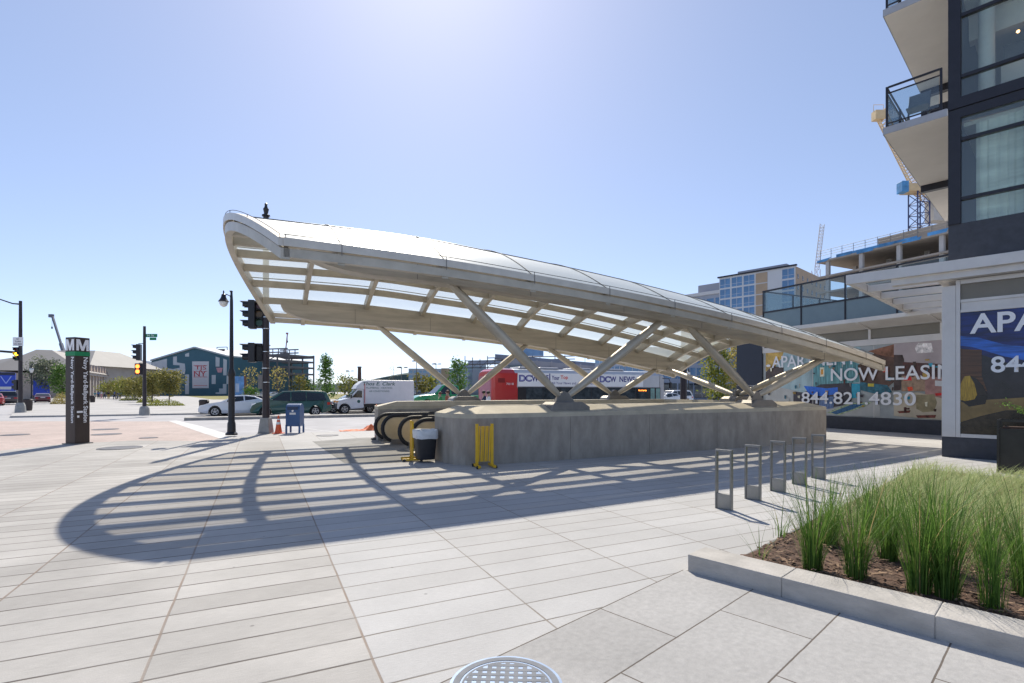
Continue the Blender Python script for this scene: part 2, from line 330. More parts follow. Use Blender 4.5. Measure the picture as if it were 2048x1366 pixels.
# ================================================================ parapets of the station entrance
def parapet(name, label, outline, inner, joints, cuts_axis_u, zr=1.15, zt=1.31):
    """outline: (u,v) loop; inner: same loop drawn in, where the cap reaches its full height"""
    t = thing(name, label, 'parapet wall', UV(*outline[0]))
    n = len(outline)
    b = MB()                                        # stone wall in blocks with open joints over a dark core
    zc = zr-.1
    for i in range(n):
        a, c = outline[i], outline[(i+1) % n]
        pa, pc = UV(*a), UV(*c); L_ = (pc-pa).length; m = max(1, round(L_/2.35)) if L_ > 3 else 1
        ctr = UV(sum(p[0] for p in outline)/n, sum(p[1] for p in outline)/n)
        d = (pc-pa)/L_; nn = Vector((-d.y, d.x, 0)); nn = nn if nn.dot(ctr-pa) > 0 else -nn
        for k in range(m):
            q0 = pa+d*(L_*k/m+(.004 if m > 1 and k else 0)); q1 = pa+d*(L_*(k+1)/m-(.004 if m > 1 and k < m-1 else 0))
            b.face([q0, q1, q1+Vector((0, 0, zc)), q0+Vector((0, 0, zc))])
            if m > 1 and k: b.face([q0, q0+nn*.05, q0+nn*.05+Vector((0, 0, zc)), q0+Vector((0, 0, zc))])
            if m > 1 and k < m-1: b.face([q1, q1+nn*.05, q1+nn*.05+Vector((0, 0, zc)), q1+Vector((0, 0, zc))])
    b.build('stone_face', M['conc'], t, world=True, fix=False)
    b = MB()
    for i in range(n):
        a, c = UV(*outline[i]), UV(*outline[(i+1) % n]); ctr = UV(sum(p[0] for p in outline)/n, sum(p[1] for p in outline)/n)
        d = (c-a).normalized(); nn = Vector((-d.y, d.x, 0)); nn = nn if nn.dot(ctr-a) > 0 else -nn
        b.face([a+nn*.03, c+nn*.03, c+nn*.03+Vector((0, 0, zc-.01)), a+nn*.03+Vector((0, 0, zc-.01))])
    b.build('core', M['rubber'], t, world=True, fix=False)
    b = MB(); lo = [UV(u, v, zc) for u, v in outline]; up = [UV(u, v, zr) for u, v in outline]; tp = [UV(u, v, zt) for u, v in inner]
    b.grid([lo, up, tp], True); b.face(tp); b.face(lo[::-1])
    b.build('cap', M['cap'], t, world=True)
    return t
fo = [(10.66, 4.32), (10.66, 16.62), (12.06, 16.62), (12.06, 3.80), (11.5, 3.82), (11.05, 3.92), (10.78, 4.1)]
fi = [(11.2, 4.75), (11.2, 16.2), (12.0, 16.2), (12.0, 4.35), (11.7, 4.37), (11.45, 4.45), (11.28, 4.6)]
parapet('parapet_wall', 'low grey granite wall with pale sloped cap along the near side of the station entrance', fo, fi, None, 0)
bo = [(18.9, 3.9), (18.9, 16.62), (17.5, 16.62), (17.5, 3.55), (18.1, 3.55), (18.6, 3.65)]
bi = [(18.35, 4.5), (18.35, 16.2), (17.56, 16.2), (17.56, 4.2), (17.9, 4.2), (18.2, 4.3)]
parapet('parapet_wall', 'far low granite wall of the station entrance behind the escalators', bo, bi, None, 0)
eo = [(12.06+.003, 15.9), (12.06+.003, 16.615), (17.497, 16.615), (17.497, 15.9)]
ei = [(12.07, 15.98), (12.07, 16.2), (17.49, 16.2), (17.49, 15.98)]
parapet('parapet_wall', 'short end wall closing the escalator well under the low end of the canopy', eo, ei, None, 0)

# ================================================================ canopy
W_, SL = 9.66, 18.13
ZE = [(0, 4.345), (1, 4.345), (3, 4.295), (5, 4.186), (7, 4.065), (9.03, 3.90), (11.04, 3.70), (13.03, 3.47), (15.07, 3.19), (17.05, 2.87), (18.13, 2.66), (19, 2.49)]
def ze(s):
    s = max(0, s)
    # smooth fit of the measured edge
    for (a, za), (c, zc) in zip(ZE, ZE[1:]):
        if a <= s <= c: return za+(zc-za)*(s-a)/(c-a)
    return ZE[-1][1]
def zes(s): return (ze(s-.8)+ze(s-.4)+ze(s)+ze(s+.4)+ze(s+.8))/5 if 0 <= s <= 17.4 else ze(s)
def zt(s, w):
    e_ = min(1, max(0, (s+1.1)/5)); r = 1.40+.19*e_*e_*(3-2*e_)-.22*max(0, s)/SL; q = w/W_; return zes(s)+r*4*q*(1-q)
def s0(w): return -1.1*(1-((w-W_/2)/(W_/2))**2)
can = thing('station_canopy', 'curved glass and steel canopy on slanted struts over the metro station escalators', 'canopy', UV(9.94, .372), A1)
NP = 11; DW = W_/NP
RS = [.978+2.01*k for k in range(9)]
def ss(w, step=.5):
    a = s0(w); n = max(2, int((SL-a)/step)); return [a+(SL-a)*k/n for k in range(n+1)]
def sweep_s(b, w, w0, w1, z0, z1, sl=None):          # bar running along the canopy
    sl = sl or ss(w); rows = []
    for s in sl: z = zt(s, w); rows.append([(s, w+w0, z+z0), (s, w+w1, z+z0), (s, w+w1, z+z1), (s, w+w0, z+z1)])
    b.grid(rows, True); b.face(rows[0][::-1]); b.face(rows[-1]); return b
def sweep_w(b, sf, d0, d1, z0, z1, w0=0, w1=W_, n=28):  # bar running across
    rows = []
    for k in range(n+1):
        w = w0+(w1-w0)*k/n; s = sf(w); z = zt(s, w); rows.append([(s+d0, w, z+z0), (s+d1, w, z+z0), (s+d1, w, z+z1), (s+d0, w, z+z1)])
    b.grid(rows, True); b.face(rows[0][::-1]); b.face(rows[-1]); return b
for j in range(1, NP):
    sweep_s(MB(), j*DW, -.08, .08, -.28, -.09).build('purlin', M['steel'], can)
for j, sg in ((0, 1), (NP, -1)):
    w = j*DW; lo, hi = (0, .13) if sg > 0 else (-.13, 0)
    sweep_s(MB(), w, lo, hi, -.32, -.165).build('edge_channel', M['steel'], can)
    lo, hi = (-.05, .06) if sg > 0 else (-.06, .05)
    sweep_s(MB(), w, lo, hi, -.135, .012).build('edge_trim', M['trim'], can)
    b = MB(); pts = [(s, w-.045*sg, zt(s, w)+.065) for s in ss(w)]; b.tube(pts, .007, 5)
    for s in RS+[.03, SL-.03]: b.tube([(s, w-.045*sg, zt(s, w)-.0), (s, w-.045*sg, zt(s, w)+.065)], .007, 5)
    b.build('gutter_rail', M['black'], can)
    for s in RS: MB().box(s-.007, s+.007, w-.056*sg-.003, w-.056*sg+.003, zt(s, w)-.2, zt(s, w)+.0).build('trim_joint_cover', M['shoe'], can)
sweep_w(MB(), s0, -.05, .10, -.36, -.165).build('end_arch', M['steel'], can)
sweep_w(MB(), s0, -.09, .06, -.13, .02).build('end_trim', M['trim'], can)
b = MB(); b.tube([(s0(w)-.06, w, zt(s0(w), w)+.075) for w in [W_*k/28 for k in range(29)]], .007, 5)
for k in range(0, 29, 4): w = W_*k/28; b.tube([(s0(w)-.06, w, zt(s0(w), w)), (s0(w)-.06, w, zt(s0(w), w)+.075)], .007, 5)
b.build('gutter_rail', M['black'], can)
sweep_w(MB(), lambda w: SL, -.10, .04, -.34, .01).build('end_arch', M['steel'], can)
for s in RS[:]:
    sweep_w(MB(), lambda w: s, -.065, .065, -.37, -.06, .02, W_-.02).build('rib', M['steel'], can)
for j in (1, NP-1):                                 # the two big box beams
    w = j*DW; rows = []; n = 60; a0, a1 = .25, 17.75
    for k in range(n+1):
        q = k/n; s = a0+(a1-a0)*(q**1.3 if q < .5 else q**1.3); z = zt(s, w); dl = (s-a0)/1.5; dr = (a1-s)/2.2
        dep = .50*math.sqrt(max(0, 1-(1-min(1, dl))**2))*math.sqrt(max(0, 1-(1-min(1, dr))**2))+.02
        rows.append([(s, w-.19, z-.29-dep), (s, w+.19, z-.29-dep), (s, w+.19, z-.275), (s, w-.19, z-.275)])
    b = MB(); b.grid(rows, True); b.face(rows[0][::-1]); b.face(rows[-1])
    b.build('box_beam', M['steel2'], can)
# glass
gm = bpy.data.materials.new('frosted roof glass'); gm.use_nodes = True; N = gm.node_tree.nodes; L = gm.node_tree.links; N.remove(N['Principled BSDF'])
tr = N.new('ShaderNodeBsdfTransparent'); tr.inputs[0].default_value = (1, .965, .89, 1)
df = N.new('ShaderNodeBsdfDiffuse'); df.inputs[0].default_value = (.84, .90, .87, 1)
tl = N.new('ShaderNodeBsdfTranslucent'); tl.inputs[0].default_value = (.86, .93, .90, 1)
gl = N.new('ShaderNodeBsdfGlossy'); gl.inputs['Roughness'].default_value = .38
m0 = N.new('ShaderNodeMixShader'); m0.inputs[0].default_value = .28; L.new(df.outputs[0], m0.inputs[1]); L.new(tl.outputs[0], m0.inputs[2])
m1 = N.new('ShaderNodeMixShader'); m1.inputs[0].default_value = .42; L.new(m0.outputs[0], m1.inputs[1]); L.new(tr.outputs[0], m1.inputs[2])
lw = N.new('ShaderNodeLayerWeight'); lw.inputs[0].default_value = .5; m2 = N.new('ShaderNodeMixShader')
fm = N.new('ShaderNodeMapRange'); fm.inputs[1].default_value = .25; fm.inputs[2].default_value = .85; fm.inputs[3].default_value = .80; fm.inputs[4].default_value = .12; L.new(lw.outputs['Facing'], fm.inputs[0]); L.new(fm.outputs[0], m1.inputs[0])   # fritted glass closes up at a grazing angle
mr = N.new('ShaderNodeMapRange'); mr.inputs[1].default_value = .5; mr.inputs[2].default_value = 1; mr.inputs[3].default_value = .04; mr.inputs[4].default_value = .45; L.new(lw.outputs['Facing'], mr.inputs[0])
L.new(mr.outputs[0], m2.inputs[0]); L.new(m1.outputs[0], m2.inputs[1]); L.new(gl.outputs[0], m2.inputs[2]); L.new(m2.outputs[0], N['Material Output'].inputs[0])
bays = [None]+RS+[SL]; GS = (0, 2, 4, 7, 9, 11)
for i in range(len(bays)-1):
    for seg in range(5):
        wa, wb = GS[seg]*DW+.012, GS[seg+1]*DW-.012; rows = []
        for k in range(7):
            w = wa+(wb-wa)*k/6; sa = (s0(w)+.0 if bays[i] is None else bays[i]+.012); sb = bays[i+1]-.012
            rows.append([(sa+(sb-sa)*q/5, w, zt(sa+(sb-sa)*q/5, w)-.012) for q in range(6)])
        MB().grid(rows).build('glass_panel', gm, can, smooth=True, fix=False)
seal = mat('grey pane seal', (.16, .16, .15), .6, 0, .1, 3)
for s in RS: sweep_w(MB(), lambda w: s, -.012, .012, -.02, .006, .06, W_-.06).build('pane_seal', seal, can)
for k in GS[1:5]: sweep_s(MB(), k*DW, -.010, .010, -.02, .006).build('pane_seal', seal, can)
for j in (1, NP-1):
    w = j*DW
    for k in range(6):
        s = 2.6+2.7*k; z = zt(s, w); MB().box(s-.006, s+.006, w-.194, w+.194, z-.80, z-.30).build('weld_seam', M['shoe'], can)
# struts and shoes (local: x = v - .372, y = u - 9.94)
lc = lambda u, v, z: Vector((v-.372, u-9.94, z))
def strut(a, c):
    b = MB(); d = (c-a); n = 12; pts = [a+d*k/n for k in range(n+1)]
    rad = [.062+.066*math.sin(math.pi*min(1, max(0, (k/n-.0)/1.0)))**.6 for k in range(n+1)]
    b.tube(pts, rad, 14); b.build('strut', M['steel'], can, smooth=True)
    b = MB(); dn = d.normalized(); x = Vector((dn.x, 0, dn.z)); b.bar(c-dn*.32, c+dn*.14, .05, .20, (0, 1, 0)); b.build('gusset', M['steel2'], can)
def shoe(u, v, out):
    b = MB(); c = lc(u, v, 0); z0 = 1.17 if out else 1.25
    prof = [(-.56, 0), (.56, 0), (.56, .10), (.34, .22), (-.34, .22), (-.50, .14)]
    b.prism([(c.x+x, c.y-.34, z0+z) for x, z in prof], (0, .68, 0))
    b.build('shoe', M['shoe'], can, bevel=.015)
    b = MB(); b.prism([(c.x+x, c.y-.07, z0+.2+z) for x, z in ((-.3, 0), (.3, 0), (.1, .24), (0, .28), (-.1, .24))], (0, .14, 0)); b.build('fin', M['shoe'], can)
for ub, wb, out in ((11.1, DW, 1), (18.2, W_-DW, 0)):
    for v, tops in ((6.86, (3.72, 9.88)), (13.82, (10.68, 16.7))):
        shoe(ub, v, out)
        for i, tv in enumerate(tops):
            s = tv-.372; strut(lc(ub, v+(-.10 if i == 0 else .10), 1.52), Vector((s, wb, zt(s, wb)-.72)))
shoe(13.8, 16.2, 0)
for tv, wb in ((17.2, W_-DW), (16.95, DW)):
    s = tv-.372; strut(lc(13.8+(.1 if wb > 4 else -.1), 16.2, 1.52), Vector((s, wb, zt(s, wb)-.62)))
# hanging camera
t = thing('security_camera', 'small grey dome camera hanging under the low end of the canopy', 'camera', G(0, 2000))
t.location = UV(13.0, 14.6, 0)
c = Vector((0, 0, zt(14.2, 3.06)-.3)); b = MB(); b.tube([c, c-Vector((0, 0, .28))], .015, 6); b.build('stem', M['steel'], t)
MB().lathe([(.02, 0), (.13, -.02), (.14, -.12), (.11, -.16)], c-Vector((0, 0, .28))).build('housing', M['trim'], t, smooth=True)
MB().ball(c-Vector((0, 0, .44)), .09, 10).build('dome', M['carglass'], t, smooth=True)

# ================================================================ escalators
cream = mat('warm brushed balustrade panel', (.62, .50, .31), .35, .25, .1, 3)
def escalator(u1, u2, v0, label):
    t = thing('escalator', label, 'escalator', UV((u1+u2)/2, v0), A1)    # local x runs down into the well
    half = abs(u1-u2)/2
    def loop(r, n=14):                              # outline of a balustrade with a round newel end, then flat, then sloping down
        zc = .50; up = [(.5-r*math.cos(a), zc+r*math.sin(a)) for a in [math.pi*(.5-k/n) for k in range(n+1)]]   # from top round to bottom
        top = [(9.5, zc+r-.58*7.2), (2.6, zc+r)]; bot = [(2.4, zc-r), (9.3, zc-r-.58*7.2)]
        return top+[(.5-r*math.sin(math.pi*k/n), zc+r*math.cos(math.pi*k/n)) for k in range(n+1)]+bot
    for y in (-half, half):
        b = MB(); b.prism([(x, y-.03, z) for x, z in loop(.36)], (0, .06, 0)); p = b.build('balustrade', cream, t)
        b = MB(); b.tube([(x, y, z) for x, z in loop(.40)], .06, 8); b.build('handrail', M['rubber'], p, smooth=True)
        b = MB(); b.tube([(x, y, z) for x, z in loop(.345)], .035, 6); b.build('newel_edge', M['steel'], p, smooth=True)
        b = MB(); b.box(.35, 2.4, y-.09, y+.09, 0, .16); b.build('skirt', M['shoe'], t)
    b = MB(); b.box(.2, 2.3, -half+.1, half-.1, .0, .012); b.build('landing_plate', M['steel2'], t)
    b = MB()
    for k in range(17): b.box(2.3+k*.4, 2.72+k*.4, -half+.1, half-.1, -.25-.23*k, -.02-.23*k)
    b.build('steps', M['steel2'], t)
escalator(17.2, 16.1, 3.3, 'far escalator with black handrails looping round its cream balustrade ends')
escalator(14.75, 13.4, 3.5, 'near escalator whose black handrail ends stand behind the bin and yellow barrier')
# ================================================================ near street furniture
# --- metro pylon
th = R(72.7); fd = Vector((math.cos(th), math.sin(th), 0)); gd = Vector((-math.sin(th), math.cos(th), 0))
pc = G(150, 889); t = thing('metro_pylon', 'tall brown metro station pylon with white M, green band and vertical station name', 'pylon', pc)
a_ = .43; brown = mat('bronze pylon', (.050, .036, .032), .45, .3, .15, 3, stretch=(3, 3, .6)); fr = lambda x, y, z: pc+fd*x+gd*y+Vector((0, 0, z))
MB().box(0, a_, 0, a_, .03, 3.35, fr).build('column', brown, t, world=True, bevel=.012)
MB().box(-.06, a_+.06, -.06, a_+.06, 0, .03, fr).build('base_plate', M['shoe'], t, world=True)
MB().box(-.004, a_+.004, -.004, a_+.004, 2.77, 2.90, fr).build('green_band', mat('green band', (.0, .23, .08), .5, 0, .05), t, world=True)
nR, nL = -gd, -fd                                   # outward normals of the two faces that are seen
for (o, x, n) in ((pc, fd, nR), (pc+gd*a_, -gd, nL)):
    pts = [(0, 0), (.2, 0), (.2, .62), (.40, .0), (.60, .0), (.8, .62), (.8, 0), (1, 0), (1, 1), (.72, 1), (.5, .34), (.28, 1), (0, 1)]
    MB().prism([o+x*(.035+(a_-.07)*p)+n*.003+Vector((0, 0, 2.935+.35*q)) for p, q in pts], n*.004).build('letter_m', M['letter'], t, world=True)
    text('Navy Yard-Ballpark Station', M['letter'], 'station_name', t, o+x*(.20 if n is nR else .22)+n*.006+Vector((0, 0, 2.73)), (0, 0, -1), x, width=2.06, height=.17, bold=.018)
MB().box(.05, .22, -.005, -.003, .98, 1.04, fr).build('small_notice', M['letter'], t, world=True)
MB().box(.06, .12, -.005, -.003, .83, .90, fr).build('pictogram', M['letter'], t, world=True)

# --- lamp posts
def lamp_post(name, label, loc, h, kind, group=None, s=1.):
    t = thing(name, label, 'street lamp', loc, 0, group)
    prof = [(.21, 0), (.21, .06), (.15, .12), (.14, .45), (.115, .52), (.11, h*.40), (.13, h*.41), (.13, h*.43), (.075, h*.46), (.055, h*.93)]
    if kind == 'globe': prof = [(.2, 0), (.2, .1), (.15, .15), (.14, .8), (.1, .9), (.085, 1.1), (.07, h*.74), (.11, h*.75), (.11, h*.76)]
    MB().lathe([(r*s, z) for r, z in prof], n=12).build('post', M['black'], t, smooth=True)
    if kind == 'pendant':
        b = MB(); z = h*.93; b.tube([(0, 0, z), (0, 0, z+.28), (-.06, 0, z+.36)], [.055, .04, .02], 8); b.ball((0, 0, z+.32), .05, 8)
        b.tube([(0, 0, z-.02), (-.05, 0, z+.16), (-.19, 0, z+.22), (-.27, 0, z+.16)], .022, 6); b.build('bracket', M['black'], t, smooth=True)
        MB().lathe([(.012, .42), (.03, .36), (.02, .30), (.07, .26), (.09, .16), (.13, .08), (.19, .0), (.185, -.01)], (-.30, 0, z-.05), 14).build('hood', M['black'], t, smooth=True)
        MB().lathe([(.15, 0), (.155, -.05), (.11, -.15), (.03, -.2), (.0, -.205)], (-.30, 0, z-.06), 14).build('glass_bowl', mat('frosted lamp glass', (.7, .7, .68), .3, 0, 0), t, smooth=True)
    elif kind == 'globe':
        z = h*.76
        MB().lathe([(.1, 0), (.13, .06), (.23, .32), (.25, .50), (.20, .66), (.1, .74)], (0, 0, z), 14).build('globe', mat('frosted lamp glass', (.7, .7, .68), .3, 0, 0), t, smooth=True)
        MB().lathe([(.26, .66), (.24, .72), (.11, .80), (.1, .9), (.13, .94), (.05, 1.05), (.06, 1.12), (.01, 1.22)], (0, 0, z), 12).build('hood', M['black'], t, smooth=True)
    return t
lamp_post('street_lamp', 'slim black street lamp with pendant bowl standing at the kerb left of the signal pole', G(463, 870), 5.5, 'pendant')
lamp_post('street_lamp', 'black post top street lamp rising beside the dark red car', G(63, 806), 5.7, 'globe')
lamp_post('street_lamp', 'distant black post top lamp half hidden behind the left edge of the metro pylon', G(120, 797), 7.0, 'globe')
lamp_post('street_lamp', 'black lamp with cream globe across the road beneath the low end of the canopy', G(1377, 806), 5.0, 'globe')

# --- traffic signals
def head(par, c, d, n=3, s=.30, lit=None, name='signal_head'):
    """three lens head hanging at c (top centre), facing d (xy)"""
    d = Vector((*d, 0)).normalized(); x = Vector((-d.y, d.x, 0)); c = Vector(c); h = s*n
    f = lambda a, b_, z: c+x*a+d*b_+Vector((0, 0, z))
    b = MB(); b.box(-s*.55, s*.55, -s*.35, s*.3, -h, 0, f); p = b.build(name, M['black'], par, world=True, bevel=.02)
    for k in range(n):
        z = -s*(k+.5); col = (mat('unlit red lens', (.12, .01, .01), .25, 0, 0), mat('unlit amber lens', (.16, .08, .01), .25, 0, 0), mat('unlit green lens', (.01, .08, .04), .25, 0, 0))[min(k, 2)]
        if lit and lit[0] == k: col = lit[1]
        MB().disc(f(0, s*.32, z), d, s*.38, .03, 16).build('lens', col, p, world=True)
        b = MB(); pts = []; r0 = []; r1 = []
        for q in range(13):
            a = R(-35)+R(250)*q/12; r0.append(f(math.cos(a)*s*.42, s*.3, z+math.sin(a)*s*.42)); r1.append(f(math.cos(a)*s*.42, s*.3+s*(.85 if 30 < math.degrees(a) < 150 else .55), z+math.sin(a)*s*.42))
        b.grid([r0, r1]); b.build('visor', M['black'], p, world=True, fix=False)
    return p
pol = mat('dark brown pole paint', (.03, .022, .026), .45, .1, .2, 4)
# main pole at the corner, signals turned to the left
pb = G(532, 867); t = thing('traffic_signal', 'tall dark signal pole with two black heads on a grey footing beside the canopy', 'traffic light', pb)
b = MB(); b.prism([pb+Vector((x, y, 0)) for x, y in ((-.24, -.24), (.24, -.24), (.24, .24), (-.24, .24))], (0, 0, .05))
b.hexa([pb+Vector((x*.22, y*.22, .05)) for x, y in ((-1, -1), (1, -1), (1, 1), (-1, 1))]+[pb+Vector((x*.16, y*.16, .62)) for x, y in ((-1, -1), (1, -1), (1, 1), (-1, 1))]); b.build('footing', mat('footing concrete', (.30, .30, .29), .8, 0, .15, 5), t, world=True, bevel=.02)
MB().tube([pb+Vector((0, 0, .6)), pb+Vector((0, 0, 4.5)), pb+Vector((0, 0, 8.55))], [.135, .12, .10], 14).build('pole', pol, t, world=True, smooth=True)
MB().lathe([(.15, 0), (.15, .05), (.07, .09), (.09, .2), (.11, .28), (.06, .36), (.045, .44), (.06, .48), (.0, .55)], pb+Vector((0, 0, 8.53)), 12).build('finial', M['black'], t, world=True, smooth=True)
dl = (-.97, -.25)
for z, n, s, zz in ((5.22, 3, .37, (5.1, 4.15)), (3.55, 2, .38, (3.45, 2.85))):
    c = pb+Vector((-.52, -.05, z)); head(t, c, dl, n, s)
    c2 = c+Vector((.16, .26, .0)); head(t, c2, (.35, -.94) if z > 5 else (.9, .45), n, s*.92)
    for q in zz: MB().tube([pb+Vector((0, 0, q)), pb+Vector((-.5, 0, q))], .022, 6).build('arm', M['black'], t, world=True)
for z in (4.55, 4.1, 3.2, 2.55, 2.0): MB().lathe([(.142, 0), (.142, .025)], pb+Vector((0, 0, z)), 14).build('clamp_band', M['chrome'], t, world=True)
MB().box(-.02, .14, -.16, -.13, 1.75, 2.3, lambda x, y, z: pb+Vector((x-.22, y, z))).build('notice', M['shoe'], t, world=True)
# pole with green street sign and lit hand
pb = G(289, 831, .05); t = thing('traffic_signal', 'brown signal pole with green street sign and lit orange pedestrian signal across the crossing', 'traffic light', pb)
b = MB(); b.lathe([(.32, 0), (.28, .5), (.2, .62)], pb, 8); b.build('footing', MATS['footing concrete'], t, world=True)
MB().tube([pb+Vector((0, 0, .6)), pb+Vector((0, 0, 5.95))], [.12, .08], 10).build('pole', pol, t, world=True, smooth=True)
head(t, pb+Vector((-.38, 0, 4.75)), (-.95, -.3), 3, .36); MB().tube([pb+Vector((0, 0, 4.8)), pb+Vector((-.4, 0, 4.8))], .025, 6).build('arm', M['black'], t, world=True)
f = lambda x, y, z: pb+Vector((x, y, z))
p = MB().box(-.56, -.16, -.14, .14, 2.72, 3.47, f).build('pedestrian_signal', M['black'], t, world=True, bevel=.02)
lit = emis('lit orange', (1, .13, .02), 5); 
for z in (3.27, 2.93): MB().disc(f(-.36, -.15, z), (0, 1, 0), .13, .03, 14).build('lit_symbol', lit, p, world=True)
MB().tube([pb+Vector((0, 0, 3.5)), pb+Vector((-.36, 0, 3.5))], .02, 6).build('arm', M['black'], t, world=True)
gs = mat('street sign green', (.0, .20, .09), .45, 0, .04, 3)
p = MB().box(.1, .86, -.02, .0, 5.22, 5.44, f).build('street_sign', gs, t, world=True); text('M St', M['letter'], 'sign_text', p, f(.2, -.026, 5.27), (1, 0, 0), (0, 0, 1), width=.46, height=.12)
p = MB().box(.34, .78, -.0, .02, 5.02, 5.2, f).build('street_sign', gs, t, world=True)
# pole with amber light and mast arms
pb = G(41, 825, .05); t = thing('traffic_signal', 'purple brown signal pole with lit amber light, white sign and arms at the left edge', 'traffic light', pb)
f = lambda x, y, z: pb+Vector((x, y, z))
MB().lathe([(.34, 0), (.30, .5), (.22, .75)], pb, 8).build('footing', MATS['footing concrete'], t, world=True)
MB().tube([f(0, 0, .7), f(0, 0, 8.5)], [.15, .10], 12).build('pole', pol, t, world=True, smooth=True)
MB().tube([f(0, 0, 8.25), f(-.6, 0, 8.3), f(-1.6, -.1, 8.65), f(-3.2, -.2, 9.0)], [.06, .05, .045, .04], 8).build('lamp_arm', M['black'], t, world=True, smooth=True)
MB().tube([f(0, 0, 4.55), f(-2.6, -.3, 4.75), f(-6, -.6, 4.9)], [.09, .075, .06], 8).build('mast_arm', M['black'], t, world=True, smooth=True)
head(t, f(.06, -.26, 4.95), (.05, -1), 3, .34, (1, emis('lit amber', (1, .52, .02), 6)))
head(t, f(-.3, .1, 2.5), (-1, .1), 2, .4)
p = MB().box(-.40, .38, -.20, -.17, 5.05, 5.72, f).build('sign', M['white'], t, world=True)
for k, (tx, q) in enumerate((('NO', .2), ('TURN', .46), ('ON RED', .6))): text(tx, M['black'], 'sign_text', p, f(-.01-q/2, -.206, 5.52-.19*k), (1, 0, 0), (0, 0, 1), width=q, height=.12)

# --- mailbox, cones, post
mb = G(590, 866); blue = mat('post box blue', (.028, .085, .22), .42, 0, .08, 5); t = thing('mailbox', 'blue street mailbox on four legs at the kerb beside the orange cone', 'mailbox', mb, R(4))
prof = [(-.27, .28), (.27, .28), (.27, .98)]+[(.27*math.cos(R(a)), .96+.21*math.sin(R(a))) for a in range(10, 180, 20)]+[(-.27, .98)]
b = MB(); b.prism([(-.27, y, z) for y, z in prof], (.54, 0, 0)); b.build('body', blue, t, bevel=.012)
for x in (-.25, .25):
    for y in (-.24, .24): MB().box(x-.03, x+.03, y-.03, y+.03, 0, .34).build('leg', blue, t)
MB().box(-.2, .2, -.285, -.262, .93, 1.05).build('deposit_door', mat('post box dark slot', (.012, .03, .08), .4, 0, 0), t)
MB().box(-.23, .23, -.30, -.268, 1.05, 1.075).build('door_handle', blue, t)
MB().box(-.275, .275, -.276, -.268, .66, .68).build('seam', blue, t); MB().box(-.12, .12, -.275, -.268, .74, .82).build('pickup_label', M['plate'], t)
MB().prism([(x, -.277, z) for x, z in ((-.02, .85), (.02, .85), (.045, .9), (.02, .93), (-.045, .9))], (0, .006, 0)).build('emblem', M['letter'], t)
def cone(label, loc, s=1., group=None):
    t = thing('traffic_cone', label, 'traffic cone', loc, 0, group)
    b = MB(); b.box(-.18*s, .18*s, -.18*s, .18*s, 0, .03*s); b.build('foot', M['orange'], t, bevel=.01)
    MB().lathe([(.135*s, .03*s), (.03*s, .71*s), (.0, .712*s)], n=18).build('body', M['orange'], t, smooth=True)
    for z0, z1 in ((.36, .46), (.53, .58)):
        r = lambda z: (.135-.105*(z-.03)/.68)*s+.003
        MB().lathe([(r(z0), z0*s), (r(z1), z1*s)], n=18).build('white_band', M['refl'], t, smooth=True)
    return t
cone('large orange cone with white bands standing right of the signal pole', G(557, 867))
cone('small orange cone far off behind the white shuttle', G(1337, 809), .9)
q = G(753, 879); t = thing('marker_post', 'thin orange marker post with banded base beside the escalator newels', 'marker post', q)
MB().lathe([(.2, 0), (.19, .05), (.07, .08)], n=14).build('foot', M['rubber'], t)
MB().lathe([(.06, .08), (.055, .55), (.02, .57), (.018, 1.2), (.0, 1.21)], n=10).build('post', M['orange'], t, smooth=True)
for z in (.14, .3, .44): MB().lathe([(.064, z), (.063, z+.07)], n=10).build('white_band', M['refl'], t)
q = G(724, 861); t = thing('tarpaulin_heap', 'crumpled orange netting heap lying on the pavement left of the escalators', 'netting heap', q, A1); b = MB(); rows = []
for i in range(13):
    x = -.9+1.5*i/12; rows.append([(x+random.uniform(-.04, .04), y*.3+random.uniform(-.05, .05), max(.006, (.03+.22*math.exp(-((x-.35)/.22)**2))*(1-(y)**2)+random.uniform(-.03, .04))) for y in (-1, -.7, -.3, 0, .3, .7, 1)])
b.grid(rows); b.build('netting', mat('orange netting', (.66, .17, .07), .7, 0, .35, 7), t, fix=False)

# --- bin with liner, folding barriers
q = UV(11.75, 3.47, .06); t = thing('litter_bin', 'black litter bin with white plastic liner folded over its rim by the parapet', 'bin', q, A1)
b = MB(); n = 20; sq = lambda r, z: [(r*math.copysign(abs(math.cos(2*math.pi*k/n))**.45, math.cos(2*math.pi*k/n)), r*math.copysign(abs(math.sin(2*math.pi*k/n))**.45, math.sin(2*math.pi*k/n)), z) for k in range(n)]
b.grid([sq(.20, .02), sq(.255, .62), sq(.255, .66), sq(.23, .66), sq(.2, .3)], True); b.face(sq(.20, .02)[::-1]); b.face(sq(.2, .3)); b.build('body', M['black'], t, smooth=True)
b = MB(); rj = lambda r, z, j: [(x*(1+random.uniform(-j, j)), y*(1+random.uniform(-j, j)), z+random.uniform(-j, j)*.5) for x, y, z in sq(r, z)]
b.grid([rj(.262, .50, .03), rj(.266, .58, .03), rj(.27, .66, .02), rj(.26, .70, .03), rj(.23, .69, .02), rj(.2, .5, .02)], True); lin = mat('white plastic liner', (.6, .62, .64), .3, 0, .15, 9); b.build('liner', lin, t, smooth=True, fix=False)
